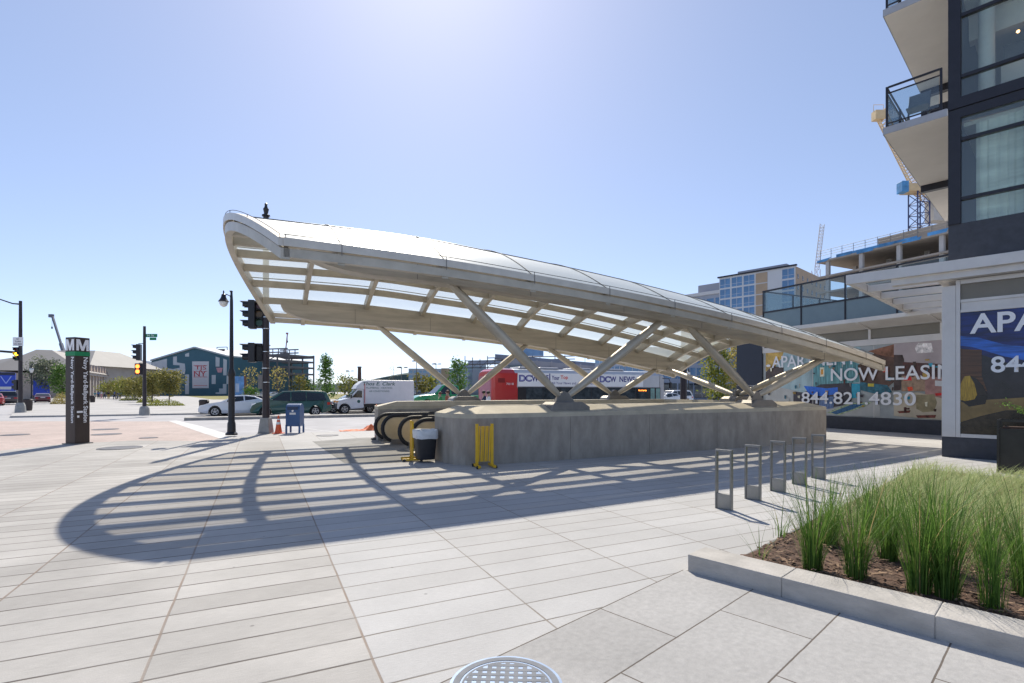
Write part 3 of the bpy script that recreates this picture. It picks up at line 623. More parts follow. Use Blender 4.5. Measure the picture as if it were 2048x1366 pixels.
def barrier(label, loc, rz, n=6):
    t = thing('folding_barrier', label, 'folding barrier', loc, rz, 'yellow folding barriers')
    for x in (-.17, .17):
        p = MB().box(x-.032, x+.032, -.022, .022, .06, .95).build('post', M['yellow'], t, bevel=.006)
        MB().box(x-.03, x+.03, -.24, .24, .02, .07).build('foot', M['yellow'], p, bevel=.006)
        for y in (-.2, .2): MB().disc((x+.04*(1 if x > 0 else -1), y, .035), (1, 0, 0), .035, .03, 10).build('castor', M['rubber'], p)
    for k in range(n):
        x = -.115+.23*k/(n-1); MB().bar((x-.012, -.012 if k % 2 else .012, .13), (x+.012, -.012 if k % 2 else .012, .90), .034, .01, (0, 1, 0)).build('slat', M['yellow'], t)
    return t
barrier('yellow folding barrier closed up against the front of the granite parapet', G(969, 935)+Vector((0, .0, 0)), A1+R(-8))
barrier('yellow folding barrier seen end on between the bin and the escalators', UV(12.15, 3.26), A1+R(82))

# --- bicycle racks
def rack():
    t = thing('bicycle_rack', 'grey steel loop bike rack nearest the camera in the row of five', 'bike rack', (0, 0, 0), A2+R(90), 'bike racks along the planting bed')
    st = mat('grey rack steel', (.22, .22, .215), .4, .7, .15, 4)
    for x in (-.105, .105): MB().box(x-.012, x+.012, -.032, .032, 0, .805).build('upright', st, t, bevel=.003)
    MB().box(-.117, .117, -.032, .032, .805, .835).build('top_bar', st, t, bevel=.003)
    MB().box(-.0925, .0925, -.02, .02, .005, .215).build('lower_plate', mat('rack plate steel', (.30, .29, .27), .45, .5, .15, 4), t, bevel=.003)
    return t
r0 = rack()
for k, ((px, py), lb) in enumerate((((1448, 1018), None), ((1506, 999), 'second bike rack from the camera in the row of five'), ((1556, 983), 'middle bike rack of the five in the row'), ((1599, 969), 'fourth bike rack from the camera in the row of five'), ((1637, 957), 'farthest bike rack in the row of five close to the parapet end'))):
    (r0 if k == 0 else dup(r0, label=lb)).location = G(px, py)
objs = [o for o in bpy.data.objects if o.name.startswith('bicycle_rack')]
for o, (px, py) in zip(sorted(objs, key=lambda o: o.name), ((1448, 1018), (1506, 999), (1556, 983), (1599, 969), (1637, 957))): o.location = G(px, py)

# --- manhole covers
iron = mat('pale worn cast iron', (.17, .18, .20), .8, .0, .2, 9); pit = mat('manhole pit', (.10, .075, .075), .9, 0, .2, 20)
def manhole(label, loc):
    t = thing('manhole_cover', label, 'manhole cover', loc, A2+R(45))
    MB().lathe([(.0, .003), (.30, .003), (.30, -.005)], n=40).build('plate', pit, t)
    MB().lathe([(.262, .002), (.262, .014), (.30, .014), (.302, .002)], n=48).build('rim', iron, t, smooth=True)
    MB().lathe([(.302, .0115), (.318, .0115), (.318, .0), (.302, .0)], n=48).build('frame', mat('blue grey frame', (.12, .17, .27), .5, .4, .2, 9), t)
    MB().lathe([(.25, .004), (.25, .012), (.238, .012), (.238, .004)], n=48).build('inner_ring', iron, t)
    b = MB(); pitch = .052
    for i in range(-5, 6):
        c = i*pitch; h = math.sqrt(max(0, .239**2-c*c))
        if h > .02: b.box(c-.013, c+.013, -h, h, .003, .0135)
    for i in range(-5, 6):
        c = i*pitch; h = math.sqrt(max(0, .239**2-c*c))
        if h > .02: b.box(-h, h, c-.013, c+.013, .003, .0128)
    b.build('waffle_grid', iron, t)
    return t
manhole('round cast iron manhole cover with square waffle pattern in the foreground slabs', G(1012, 1376)+Vector((0, 0, .004)))
def cover(label, loc, r):
    t = tag(MB().lathe([(0, .012), (r*.86, .012), (r*.88, .006), (r*.92, .006), (r*.93, .012), (r, .012), (r, 0)], n=28).build('manhole_cover', mat('dark worn iron', (.10, .10, .11), .6, .3, .3, 6)), label, 'manhole cover'); t.location = loc
cover('dark round cover in the plaza paving right of the metro pylon', G(240, 896), .55)
cover('dark cover in the brick crossing just right of the pylon', G(213, 869, ZR)+Vector((0, 0, .004)), .5)
cover('farther dark cover in the brick crossing right of the pylon', G(211, 859, ZR)+Vector((0, 0, .004)), .5)
cover('dark cover in the brick crossing left of the pylon', G(30, 870, ZR)+Vector((0, 0, .004)), .45)
cover('dark cover near the curved gutter at the crossing edge', G(297, 876, ZR)+Vector((0, 0, .004)), .3)
cover('square edged dark utility cover in the kerb pavement right of the mailbox', G(655, 871)+Vector((0, 0, .002)), .4)

# ================================================================ planting bed
kst2 = mat('planter bluestone', (.40, .375, .345), .75, 0, .2, 3.5, .35, 60, stretch=(1, 1, 2.2))
t = thing('planter_kerb', 'raised grey stone kerb of long blocks edging the front of the planting bed', 'planter kerb', KC)
for k in range(8):
    x0 = .80*0+(.0 if k == 0 else .81+.96*(k-1)); x1 = .81+.96*k
    MB().box(-x1+.003, -x0-.003, .0, .335, 0, .16, lambda u, v, z: NJ(u, v, z)).build('kerb_stone', kst2, t, world=True, bevel=.006)
    MB().box(-x1-.003, -x1+.003, .01, .325, 0, .152, lambda u, v, z: NJ(u, v, z)).build('mortar_joint', mat('pale mortar', (.5, .49, .47), .9, 0, .1, 9), t, world=True)
t = thing('bed_edging', 'low dark edging strip round the left and far sides of the planting bed', 'edging', NJ(-.2, .34))
e = mat('bed edge steel', (.16, .155, .15), .6, .3, .15, 6)
MB().box(-.215, -.19, .34, 8.95, 0, .03, lambda u, v, z: NJ(u, v, z)).build('side_strip', e, t, world=True)
MB().box(-9, -.19, 8.955, 9.06, 0, .05, lambda u, v, z: NJ(u, v, z)).build('far_strip', kst2, t, world=True)
mul = mat('bark mulch', (.10, .058, .04), .95, 0, .5, 14, 1., 40)
b = MB(); rows = []
for i in range(26):
    v = .335+8.6*i/25; rows.append([NJ(-.215-8.8*j/25, v, .012+random.uniform(0, .045)) for j in range(26)])
b.grid(rows); struct(b, 'mulch_bed', mul, smooth=True)
b = MB(); chips = [mat('mulch chip', (.13, .075, .05), .9, 0, .4, 30), mat('pale chip', (.26, .17, .11), .9, 0, .3, 30), mat('dark chip', (.055, .033, .025), .9, 0, .3, 30)]
for k in range(6000):
    v = .34+random.random()**1.6*5.5; u = -.22-random.random()*4.2; c = NJ(u, v, .035+random.random()*.035); a = random.uniform(0, 6.28); l = random.uniform(.012, .04); wd = random.uniform(.005, .012)
    d = Vector((math.cos(a), math.sin(a), random.uniform(-.4, .4)))*l; s_ = Vector((-math.sin(a), math.cos(a), random.uniform(-.5, .5)))*wd
    b.use(random.choice(chips)).face([c-d-s_, c+d-s_, c+d+s_, c-d+s_])
tag(b.build('mulch', None, fix=False), kind='stuff')
def gmat(name, c0, c1, rough=.55, straw=False):
    m = bpy.data.materials.new(name); m.use_nodes = True; N = m.node_tree.nodes; L = m.node_tree.links; b = N['Principled BSDF']; b.inputs['Roughness'].default_value = rough; b.inputs['Specular IOR Level'].default_value = .3
    g = N.new('ShaderNodeNewGeometry'); cr = N.new('ShaderNodeValToRGB'); cr.color_ramp.elements[0].color = (*c0, 1); cr.color_ramp.elements[1].color = (*c1, 1)
    if straw: cr.color_ramp.elements[1].position = .92; e_ = cr.color_ramp.elements.new(.95); e_.color = (.46, .38, .17, 1); e_ = cr.color_ramp.elements.new(1); e_.color = (.34, .25, .12, 1)
    L.new(g.outputs['Random Per Island'], cr.inputs[0]); L.new(cr.outputs[0], b.inputs['Base Color'])
    tl = N.new('ShaderNodeBsdfTranslucent'); L.new(cr.outputs[0], tl.inputs[0]); mx = N.new('ShaderNodeMixShader'); mx.inputs[0].default_value = .45; L.new(b.outputs[0], mx.inputs[1]); L.new(tl.outputs[0], mx.inputs[2]); L.new(mx.outputs[0], N['Material Output'].inputs[0])
    MATS[name] = m; return m
rush = gmat('green rush blade', (.045, .115, .02), (.17, .29, .055), straw=True); feather = gmat('pale feather grass', (.24, .34, .09), (.52, .56, .26), straw=True)
def blade(b, c, az, lean, h, wd, seg=4, droop=1.6):
    d = Vector((math.cos(az), math.sin(az), 0)); sx = Vector((-d.y, d.x, 0)); i = len(b.v); n = seg
    for k in range(n+1):
        q = k/n; p = c+d*(lean*q**droop)+Vector((0, 0, h*q*(1-.18*lean*q))); ww = wd*(1-q)**.6
        b.v += [p-sx*ww, p+sx*ww]
    for k in range(n): b.f.append([i+2*k, i+2*k+1, i+2*k+3, i+2*k+2]); b.mi.append(b.cur)
def tuft(label, px, py, h, n, spread=.46):
    c = G(px, py, .03); b = MB(); h *= 1.12
    for k in range(n):
        a = random.uniform(0, 6.28); r = .085*math.sqrt(random.random()); hh = h*random.uniform(.45, 1.05)
        blade(b, c+Vector((math.cos(a)*r, math.sin(a)*r, 0)), a+random.uniform(-.5, .5), spread*random.uniform(.1, 1.25)*hh/h+.05, hh, random.choice((.0016, .0024, .0034, .005)), 6, random.uniform(1.1, 3.2))
    for v in b.v: v -= c
    o = b.build('grass_tuft', rush, fix=False); o.location = c; tag(o, label, 'grass tuft', 'tall green grass tufts behind the kerb')
for a in ((1625, 1138, .88, 230, 'leftmost tall grass tuft leaning out over the kerb'), (1712, 1156, .92, 220, 'tall grass tuft just right of the leftmost one'),
          (1660, 1090, .80, 170, 'grass tuft behind the leftmost one, nearer the bike racks'), (1775, 1120, .88, 200, 'grass tuft set back in the middle of the bed front'),
          (1838, 1186, .98, 240, 'dense upright grass tuft at the middle of the kerb'), (1893, 1196, .98, 260, 'broad dense grass tuft right of the middle of the kerb'),
          (1868, 1135, .85, 170, 'half hidden grass tuft behind the two dense middle ones'), (1985, 1216, .82, 110, 'sparse tuft with pale stems near the right edge'),
          (2052, 1190, .95, 220, 'dark green tuft cut by the right edge of the picture'), (1975, 1140, .72, 160, 'grass tuft behind the sparse one with pale stems'),
          (1522, 1117, .36, 14, 'tiny thin tuft at the left corner of the bed'), (1560, 1075, .45, 26, 'small thin tuft by the bed edge near the bike racks'), (1745, 1075, .8, 140, 'grass tuft at the border of the pale feather grass')):
    tuft(a[4], *a[:4])
b = MB()
for k in range(21000):
    v = 1.35+random.random()**.85*7.4; u = -.26-random.random()*7.5
    if v < 2.6 and u > -1.2 and random.random() < .75: continue
    if v < 2.0 and random.random() < .6: continue
    cl = math.sin(u*5.1+1.3*math.sin(v*3))*math.sin(v*4.3+u); h = .13+.035*min(2.5, max(0, v-2))+.08*cl+random.uniform(-.06, .09)
    c = NJ(u, v, .03); blade(b, c, random.gauss(.25, .75), random.uniform(.2, .5), h, random.uniform(.0018, .0032)*(1+v*.10), 3, 1.7)
tag(b.build('feather_grass', feather, fix=False), kind='stuff')
# --- dark steel planter by the wall
q = NJ(-1.41, 9.97); t = thing('steel_planter', 'dark steel framed planter box standing by the wall at the right edge', 'planter', q, A2+R(90))   # local x = +U2, y = -V2
bs = mat('dark planter steel', (.045, .042, .038), .4, .5, .2, 3)
MB().box(-2.6, -.02, -.62, -.02, .03, .90).build('box', bs, t, bevel=.01); MB().box(-2.55, -.07, -.57, -.07, .90, .93).build('soil', mul, t)
for x in (-2.61, -.015):
    for y in (-.62, 0): MB().box(x-.02, x+.02, y-.02, y+.02, 0, 1.04).build('frame_post', bs, t)
for y in (-.62, 0): MB().box(-2.61, -.0, y-.02, y+.02, 1.04, 1.075).build('frame_rail', bs, t)
for x in (-2.61, -.015): MB().box(x-.02, x+.02, -.6, -.02, 1.04, 1.075).build('frame_rail', bs, t)
t = thing('shrub', 'bright green feathery shrub growing in the dark steel planter', 'shrub', NJ(-2.0, 10.25, .93))
fern = gmat('feathery shrub leaf', (.10, .24, .03), (.26, .42, .08)); b = MB(); st = MB()
for k in range(26):
    a = random.uniform(0, 6.28); L_ = random.uniform(.35, .75); d = Vector((math.cos(a), math.sin(a), 0)); pts = [Vector((0, 0, 0))+d*(L_*.8*q**1.4)+Vector((0, 0, L_*1.0*q-.28*L_*q*q)) for q in (0, .25, .5, .75, 1)]
    st.tube(pts, .004, 4)
    for m in range(34):
        q = random.uniform(.25, 1); p = d*(L_*.8*q**1.4)+Vector((0, 0, L_*q-.28*L_*q*q))+Vector([random.uniform(-.05, .05) for _ in range(3)])
        x = Vector([random.uniform(-1, 1) for _ in range(3)]).normalized()*.028; y = Vector([random.uniform(-1, 1) for _ in range(3)]).normalized()*.009; b.face([p-x, p-y, p+x, p+y])
b.build('foliage', fern, t, fix=False); st.build('stems', M['bark'], t)
# ================================================================ vehicles
def paint(name, col): return mat(name, col, .28, .0, .03, 2, spec=.5, coat=.6)
def wheel(t, c, r=.33, wd=.21, side=1, rimm=None):
    """axle along local y; side = +1/-1 tells which way the rim faces"""
    c = Vector(c); ax = Vector((0, 1, 0)); b = MB(); rows = []
    for rr, y in ((r*.62, -wd/2), (r*.93, -wd/2), (r, -wd*.32), (r, wd*.32), (r*.93, wd/2), (r*.62, wd/2)):
        rows.append([c+Vector((rr*math.cos(2*math.pi*k/18), y, rr*math.sin(2*math.pi*k/18))) for k in range(18)])
    b.grid(rows, True); b.face(rows[0]); b.face(rows[-1]); p = b.build('wheel', M['tyre'], t, smooth=True)
    b = MB(); y = side*(wd/2+.004)
    b.disc(c+Vector((0, y, 0)), ax, r*.15, .02, 10)
    for k in range(5):
        a = 2*math.pi*k/5+.3; d = Vector((math.cos(a), 0, math.sin(a))); b.bar(c+d*r*.1+Vector((0, y, 0)), c+d*r*.6+Vector((0, y, 0)), r*.16, .02, (0, 1, 0))
    rows = [[c+Vector((rr*math.cos(2*math.pi*k/18), y+o, rr*math.sin(2*math.pi*k/18))) for k in range(18)] for rr, o in ((r*.56, -.008*side), (r*.56, .008*side), (r*.65, .008*side), (r*.65, -.008*side))]
    b.grid(rows, True); b.build('rim', rimm or M['rim'], p)
KIND = dict(
 sedan=dict(L=4.85, W=1.84, H=1.46, belt=.95, top=[(-2.42,.42),(-2.43,.72),(-2.32,.97),(-1.78,1.05),(-1.02,1.38),(-.45,1.46),(.25,1.43),(1.02,1.02),(1.9,.88),(2.28,.74),(2.42,.52),(2.40,.3)],
   ws=(6,7), rw=(3,4), win=[[(-1.5,1.02),(-.98,1.32),(-.5,1.385),(-.38,1.385),(-.42,.99)],[(-.34,.99),(-.30,1.385),(.2,1.365),(.42,1.25),(.86,1.0)]], wx=(1.42,-1.38), wr=.34),
 van=dict(L=5.1, W=1.95, H=1.77, belt=1.02, top=[(-2.55,.4),(-2.57,.75),(-2.52,1.05),(-2.22,1.66),(-1.95,1.75),(-.6,1.78),(.55,1.72),(1.55,1.12),(2.15,.96),(2.45,.76),(2.55,.5),(2.52,.3)],
   ws=(6,7), rw=(2,3), win=[[(-2.25,1.1),(-2.02,1.58),(-.95,1.66),(-.95,1.08)],[(-.88,1.08),(-.88,1.66),(.02,1.66),(.02,1.06)],[(.1,1.06),(.1,1.655),(.5,1.635),(1.28,1.12)]], wx=(1.62,-1.5), wr=.34),
 suv=dict(L=4.9, W=1.93, H=1.8, belt=1.1, top=[(-2.42,.45),(-2.45,.85),(-2.4,1.15),(-2.2,1.68),(-1.9,1.77),(-.4,1.8),(.35,1.76),(1.05,1.2),(2.0,1.08),(2.35,.9),(2.45,.6),(2.42,.35)],
   ws=(6,7), rw=(2,3), win=[[(-2.1,1.17),(-1.95,1.62),(-1.2,1.68),(-1.2,1.15)],[(-1.12,1.15),(-1.12,1.68),(-.22,1.7),(-.22,1.14)],[(-.14,1.14),(-.14,1.7),(.3,1.67),(.82,1.18)]], wx=(1.5,-1.45), wr=.37),
 pickup=dict(L=5.7, W=1.98, H=1.92, belt=1.15, top=[(-2.83,.5),(-2.85,.85),(-2.83,1.12),(-.75,1.14),(-.72,1.80),(-.3,1.90),(.45,1.88),(1.2,1.22),(2.35,1.10),(2.7,.95),(2.83,.65),(2.8,.4)],
   ws=(6,7), rw=(3,4), win=[[(-.62,1.2),(-.62,1.74),(-.1,1.8),(-.1,1.2)],[(0,1.2),(0,1.8),(.4,1.77),(.95,1.22)]], wx=(1.75,-1.75), wr=.4),
)
def car(kind, name, label, cat, loc, rz, pm, group=None, rimm=None):
    K = KIND[kind]; L_, W, H, belt, top = K['L'], K['W'], K['H'], K['belt'], K['top']
    t = thing(name, label, cat, loc, rz, group)
    def hw(x, z):
        e = max(0, (abs(x)-L_*.34)/(L_*.16)); y = W/2*(1-.11*min(1, e)**2)
        if z > belt: y *= 1-.25*(z-belt)/(H-belt)
        if z < .45: y *= 1-.05*(.45-z)/.25
        return y
    zb = .2; ar = K['wr']+.06; sil = list(top)
    # underside with wheel arches, front to rear
    for wx in K['wx']:
        sil.append((wx+ar, zb))
        for k in range(1, 8): a = math.pi*k/8; sil.append((wx+ar*math.cos(a), zb+(.02+ar+K['wr']-zb)*math.sin(a)*.98))
        sil.append((wx-ar, zb))
    # add belt points so that the sides get a crease
    b = MB(); n = len(sil); A = [Vector((x, hw(x, z), z)) for x, z in sil]; B = [Vector((x, -hw(x, z), z)) for x, z in sil]
    i = len(b.v); b.v += A+B; b.f.append(list(range(n))); b.f.append(list(range(n, 2*n))[::-1]); b.mi += [0, 0]
    for k in range(n): b.f.append([k, n+k, n+(k+1) % n, (k+1) % n]); b.mi.append(0)
    body = b.build('body', pm, t, bevel=.045, bseg=2)
    for sg in (1, -1):
        for w_ in K['win']:
            b = MB(); b.face([(x, sg*(hw(x, z)+.008), z) for x, z in w_]); b.build('side_window', M['carglass'], t)
    for nm, (i0, i1), off in (('windshield', K['ws'], .012), ('rear_window', K['rw'], -.012)):
        (xa, za), (xb, zb_) = top[i0], top[i1]; q = []
        for f, s_ in ((.06, 1), (.06, -1), (.94, -1), (.94, 1)):
            x = xa+(xb-xa)*f; z = za+(zb_-za)*f; q.append((x+off, s_*(hw(x, z)-.09), z+.012))
        MB().face(q).build(nm, M['carglass'], t)
    for sg in (1, -1):
        zl = .70 if kind in ('sedan',) else .82
        xh = max(x for x, z in top)-.10; y0 = hw(xh, zl)
        MB().hexa([(xh-.28, sg*(y0-.02), zl-.06), (xh+.06, sg*(y0-.10), zl-.07), (xh+.07, sg*(y0-.34), zl-.07), (xh-.2, sg*(y0-.3), zl-.06),
                   (xh-.34, sg*(y0+.012), zl+.07), (xh+.0, sg*(y0-.06), zl+.05), (xh+.02, sg*(y0-.34), zl+.05), (xh-.2, sg*(y0-.3), zl+.09)]).build('headlight', M['lampw'], t)
        xr = min(x for x, z in top)+.08; y0 = hw(xr, zl)
        MB().hexa([(xr+.2, sg*(y0+.012), zl-.05), (xr-.10, sg*(y0-.06), zl-.05), (xr-.10, sg*(y0-.34), zl-.05), (xr+.2, sg*(y0-.3), zl-.05),
                   (xr+.22, sg*(y0+.012), zl+.14), (xr-.08, sg*(y0-.06), zl+.14), (xr-.08, sg*(y0-.34), zl+.14), (xr+.2, sg*(y0-.3), zl+.14)]).build('taillight', M['lampr'], t)
        xm = top[K['ws'][1]][0]-.28; ym = hw(xm, belt); MB().box(xm-.06, xm+.07, min(sg*ym, sg*(ym+.2)), max(sg*ym, sg*(ym+.2)), belt+.03, belt+.17).build('wing_mirror', pm, t, bevel=.02)
        for x in ((-.36, -.08) if kind != 'pickup' else (-.1,)): MB().box(x-.09, x+.09, min(sg*(hw(x, belt-.12)-.01), sg*(hw(x, belt-.12)+.016)), max(sg*(hw(x, belt-.12)-.01), sg*(hw(x, belt-.12)+.016)), belt-.14, belt-.11).build('door_handle', pm, t)
        for wx in K['wx']: wheel(t, (wx, sg*(W/2-.13), K['wr']), K['wr'], .21, sg, rimm)
    xf = max(x for x, z in top); MB().box(xf-.10, xf+.012, -W*.3, W*.3, .34, .56).build('grille', M['black'], t)
    xr = min(x for x, z in top); MB().box(xr-.014, xr+.04, -.26, .26, .78, .90).build('number_plate', M['plate'], t)
    return t
west, east = A1+math.pi, A1
Zr = ZR
car('van', 'minivan', 'dark green minivan waiting in traffic behind the mailbox', 'minivan', UV(39.1, 1.95, Zr), west, paint('dark green paint', (.012, .07, .05)))
white_p = paint('white car paint', (.70, .71, .73))
car('sedan', 'sedan', 'white sedan partly hidden behind the nose of the green minivan', 'car', UV(41.4, -1.35, Zr), west, white_p)
car('sedan', 'sedan', 'dark sedan whose roof shows just over the white sedan', 'car', UV(43.4, -.9, Zr), west, paint('near black paint', (.02, .024, .032)))
car('sedan', 'sedan', 'white sedan squeezed between the green minivan and the box truck', 'car', UV(43.5, 6.6, Zr), west, white_p)
car('pickup', 'pickup_truck', 'bright green pickup truck above the left end of the far parapet', 'pickup truck', UV(43.3, 14.7, Zr), west, paint('bright green paint', (.01, .26, .085))).scale = (1.15, 1.1, 1.22)
car('suv', 'suv', 'black off road vehicle between the green pickup and the red bus', 'car', UV(43.0, 19.6, Zr), west, paint('near black paint', (.02, .024, .032)))
car('sedan', 'sedan', 'white sedan under the low end of the canopy left of the dark pier', 'car', UV(34.5+8, 38.9, .05), west, white_p)
car('suv', 'suv', 'small blue grey car far off beside the yellow green tree', 'car', P(1448, 92, .1)+Vector((0, 0, 0)), west, paint('blue grey paint', (.15, .19, .26)))
av = A2+R(90)
car('sedan', 'sedan', 'dark red sedan seen from behind on the avenue at the left', 'car', G(85, 806, ZR), av, paint('dark wine paint', (.10, .018, .03)))
car('suv', 'suv', 'dark grey vehicle seen from behind at the far left edge', 'car', G(17, 809, ZR), av, paint('dark grey paint', (.05, .052, .06)))
car('sedan', 'sedan', 'red car cut off by the left edge of the picture', 'car', G(-12, 811, ZR), av, paint('bright red paint', (.40, .02, .02)))
car('van', 'shuttle_van', 'white shuttle van behind the front of the bus', 'van', P(1346, 64, .05), west, white_p)
for k, (px, Y, c) in enumerate(((500, 150, 0), (516, 152, 1), (545, 148, 0), (596, 150, 1), (610, 156, 2), (850, 150, 0), (868, 152, 1), (834, 148, 2))):
    place = ('first', 'second', 'third', 'fourth', 'fifth')[k % 5]
    car('sedan', 'parked_car', 'tiny distant %s car, %s from the left %s' % (('white', 'silver', 'grey')[c], place, 'by the steel frame' if k < 5 else 'right of the box truck'), 'car', P(px, Y, .05), west+R(20), (white_p, paint('silver paint', (.45, .46, .48)), paint('mid grey paint', (.22, .23, .24)))[c], 'tiny parked cars far beyond the lawn')

def box_truck(label, loc, rz, L_=5.9):
    t = thing('box_truck', label, 'box truck', loc, rz); wp = white_p          # x forward
    b = MB(); xb = -L_/2; xc = L_/2-1.95
    prof = [(xb, .75), (xb, 2.58), (xc-.35, 2.60), (xc+.05, 2.52), (xc+.42, 2.22), (xc+.62, 1.9), (xc-.05, 1.85), (xc-.05, .75)]
    b.prism([(x, -1.02, z) for x, z in prof], (0, 2.04, 0)); p = b.build('cargo_box', mat('box truck white', (.66, .66, .67), .45, 0, .06, 2), t, bevel=.05)
    cab = [(xc-.04, .45), (xc-.04, 1.86), (xc+.45, 1.90), (xc+1.05, 1.22), (xc+1.75, 1.05), (xc+1.93, .85), (xc+1.95, .42)]
    arch = [(xc+1.38+.42*math.cos(math.pi*k/8), .36+.44*math.sin(math.pi*k/8)) for k in range(9)]
    b = MB(); b.prism([(x, -.95, z) for x, z in cab+arch], (0, 1.9, 0)); b.build('cab', wp, t, bevel=.05)
    for sg in (1, -1):
        y = sg*.957; MB().face([(xc+.10, y, 1.24), (xc+.10, y, 1.78), (xc+.42, y, 1.80), (xc+.86, y, 1.26)]).build('side_window', M['carglass'], t)
        for wx in (xc+1.38, xb+1.2): wheel(t, (wx, sg*.86, .36), .36, .24, sg)
        MB().box(xc+1.72, xc+1.97, min(sg*.9, sg*.55), max(sg*.9, sg*.55), .86, 1.0).build('headlight', M['amber'], t)
        MB().box(xc+.88, xc+.98, min(sg*.96, sg*1.2), max(sg*.96, sg*1.2), 1.2, 1.5).build('wing_mirror', M['black'], t, bevel=.02)
        text('Thos E. Clark', mat('dark green lettering', (.02, .10, .09), .5, 0, 0), 'sign_writing', p, t.location+Matrix.Rotation(rz, 3, 'Z') @ Vector((-sg*0+(1.45 if sg < 0 else -2.65) if 0 else (-2.6 if sg > 0 and 0 else (1.05 if sg > 0 else -2.65)), sg*1.026, 2.18)), Matrix.Rotation(rz, 3, 'Z') @ Vector((-sg, 0, 0)), (0, 0, 1), width=2.5, height=.27, shear=.25, bold=.012)
        for k, (tx, w_) in enumerate((('PLUMBING - HEATING', 2.0), ('AIR CONDITIONING', 1.55))):
            text(tx, MATS['dark green lettering'], 'sign_writing', p, t.location+Matrix.Rotation(rz, 3, 'Z') @ Vector((sg*(-.15) if 0 else (-.2+w_/2 if sg > 0 else -.9-w_/2+.0), sg*1.026, 1.93-.26*k)), Matrix.Rotation(rz, 3, 'Z') @ Vector((-sg, 0, 0)), (0, 0, 1), width=w_, height=.13)
        b = MB(); b.disc((xc+.35, sg*.955, .95), (0, 1, 0), .12, .012, 16); b.build('door_badge', MATS['dark green lettering'], t)
        MB().box(xc-.12, xc-.06, min(sg*1.0, sg*1.028), max(sg*1.0, sg*1.028), .8, 2.3).build('red_stripe', mat('faded red stripe', (.5, .12, .12), .5, 0, .05), t)
    MB().face([(xc+.50, -.82, 1.86), (xc+.50, .82, 1.86), (xc+1.06, .86, 1.235), (xc+1.06, -.86, 1.235)]).build('windshield', M['carglass'], t)
    MB().box(xc+1.9, xc+1.99, -.9, .9, .42, .82).build('bumper', M['black'], t, bevel=.02)
    MB().box(xb, xc, -.7, .7, .5, .76).build('chassis', M['black'], t)
    return t
box_truck('small white box truck with green painted lettering waiting right of the green minivan', UV(41.7, 8.15, Zr), west)

# --- articulated looking city bus; local x to the front, near side at y = 0
t = thing('city_bus', 'red and white city bus with news banner along its roof edge', 'bus', UV(31.2, 13.79, Zr), A1)
BL, BW, BH = 14.8, 2.55, 3.27; red = paint('bus red', (.50, .022, .022)); grey = mat('bus grey roof', (.42, .42, .44), .4, .1, .08, 2)
prof = [(0, .35), (BW, .35), (BW, 2.95), (BW-.22, 3.2), (BW-.6, 3.27), (.6, 3.27), (.22, 3.2), (0, 2.95)]
def slab_(b, x0, x1, nose=0): b.prism([(x0, y, z) for y, z in prof], (x1-x0, 0, 0)); return b
slab_(MB(), 1.65, BL-.55).build('body', mat('bus silver', (.52, .53, .55), .35, .2, .06, 2), t, bevel=.04)
b = MB(); pr = prof; rows = [[(x, BW/2+(y-BW/2)*k, .35+(z-.35)*kz) for y, z in pr] for x, k, kz in ((1.65, 1, 1), (.7, 1, 1), (.2, .98, .985), (.0, .92, .94))]
b.grid(rows, True); b.face(rows[-1]); b.build('rear_end', red, t, bevel=.03)
b = MB(); b.prism([(x, -.006, z) for x, z in ((1.65, .36), (3.2, .36), (2.6, .75), (2.1, 1.3), (1.85, 1.9), (1.8, 2.06), (1.85, 2.95), (1.65, 2.95))], (0, .012, 0)); b.build('red_sweep', red, t)
MB().box(-.02, .06, .28, BW-.28, 1.1, 2.75).build('rear_window', mat('pink reflecting rear panel', (.50, .20, .24), .15, .1, .12, 1), t)
MB().box(-.02, .03, .4, BW-.4, .5, .95).build('rear_grille', M['lampr'], t); MB().box(.4, .9, -.012, .0, 2.3, 2.6).build('vent_grille', mat('dark red grille', (.22, .01, .01), .6, 0, .1), t)
text('7018', M['refl'], 'fleet_number', t, t.location+Vv*1.0-Uu*.012+Vector((0, 0, 2.15)), Vv, (0, 0, 1), width=.55, height=.14)
b = MB(); rows = [[(x, BW/2+(y-BW/2)*k, .35+(z-.35)*kz) for y, z in pr] for x, k, kz in ((BL-.55, 1, 1), (BL-.25, .985, .99), (BL-.05, .95, .95), (BL, .90, .86))]
b.grid(rows, True); b.face(rows[-1]); b.build('front_end', grey, t, bevel=.03)
MB().box(1.85, BL-.55, -.014, .03, .95, 2.02).build('window_band', M['black'], t)
bg_ = mat('bus window glass', (.05, .062, .068), .05, 0, .85, 1.3, spec=.8)
x = 2.5
for k in range(7):
    MB().box(x, x+1.28, -.02, -.012, 1.08, 1.95).build('side_window', bg_, t); x += 1.34
p = MB().box(11.95, 13.1, -.02, -.012, 1.08, 1.95).build('side_window', bg_, t)
MB().box(12.1, 12.95, -.03, -.02, 1.70, 1.90).build('destination_sign', M['black'], t)
text('7 Navy Yard' if 0 else 'Not In Service', emis('orange dots', (1, .25, .03), 3.5), 'sign_text', t, t.location+Vv*12.14-Uu*.036+Vector((0, 0, 1.74)), Vv, (0, 0, 1), width=.78, height=.12, bold=.02)
dg = mat('door glass teal', (.10, .26, .25), .08, 0, .35, 3, spec=.8)
for x in (13.28, 13.82): p = MB().box(x, x+.5, -.02, -.012, .45, 2.02).build('door', M['black'], t); MB().box(x+.05, x+.45, -.026, -.021, .6, 1.95).build('door_glass', dg, p)
MB().box(BL-.06, BL+.01, .3, BW-.3, 1.0, 2.5).build('windshield', bg_, t)
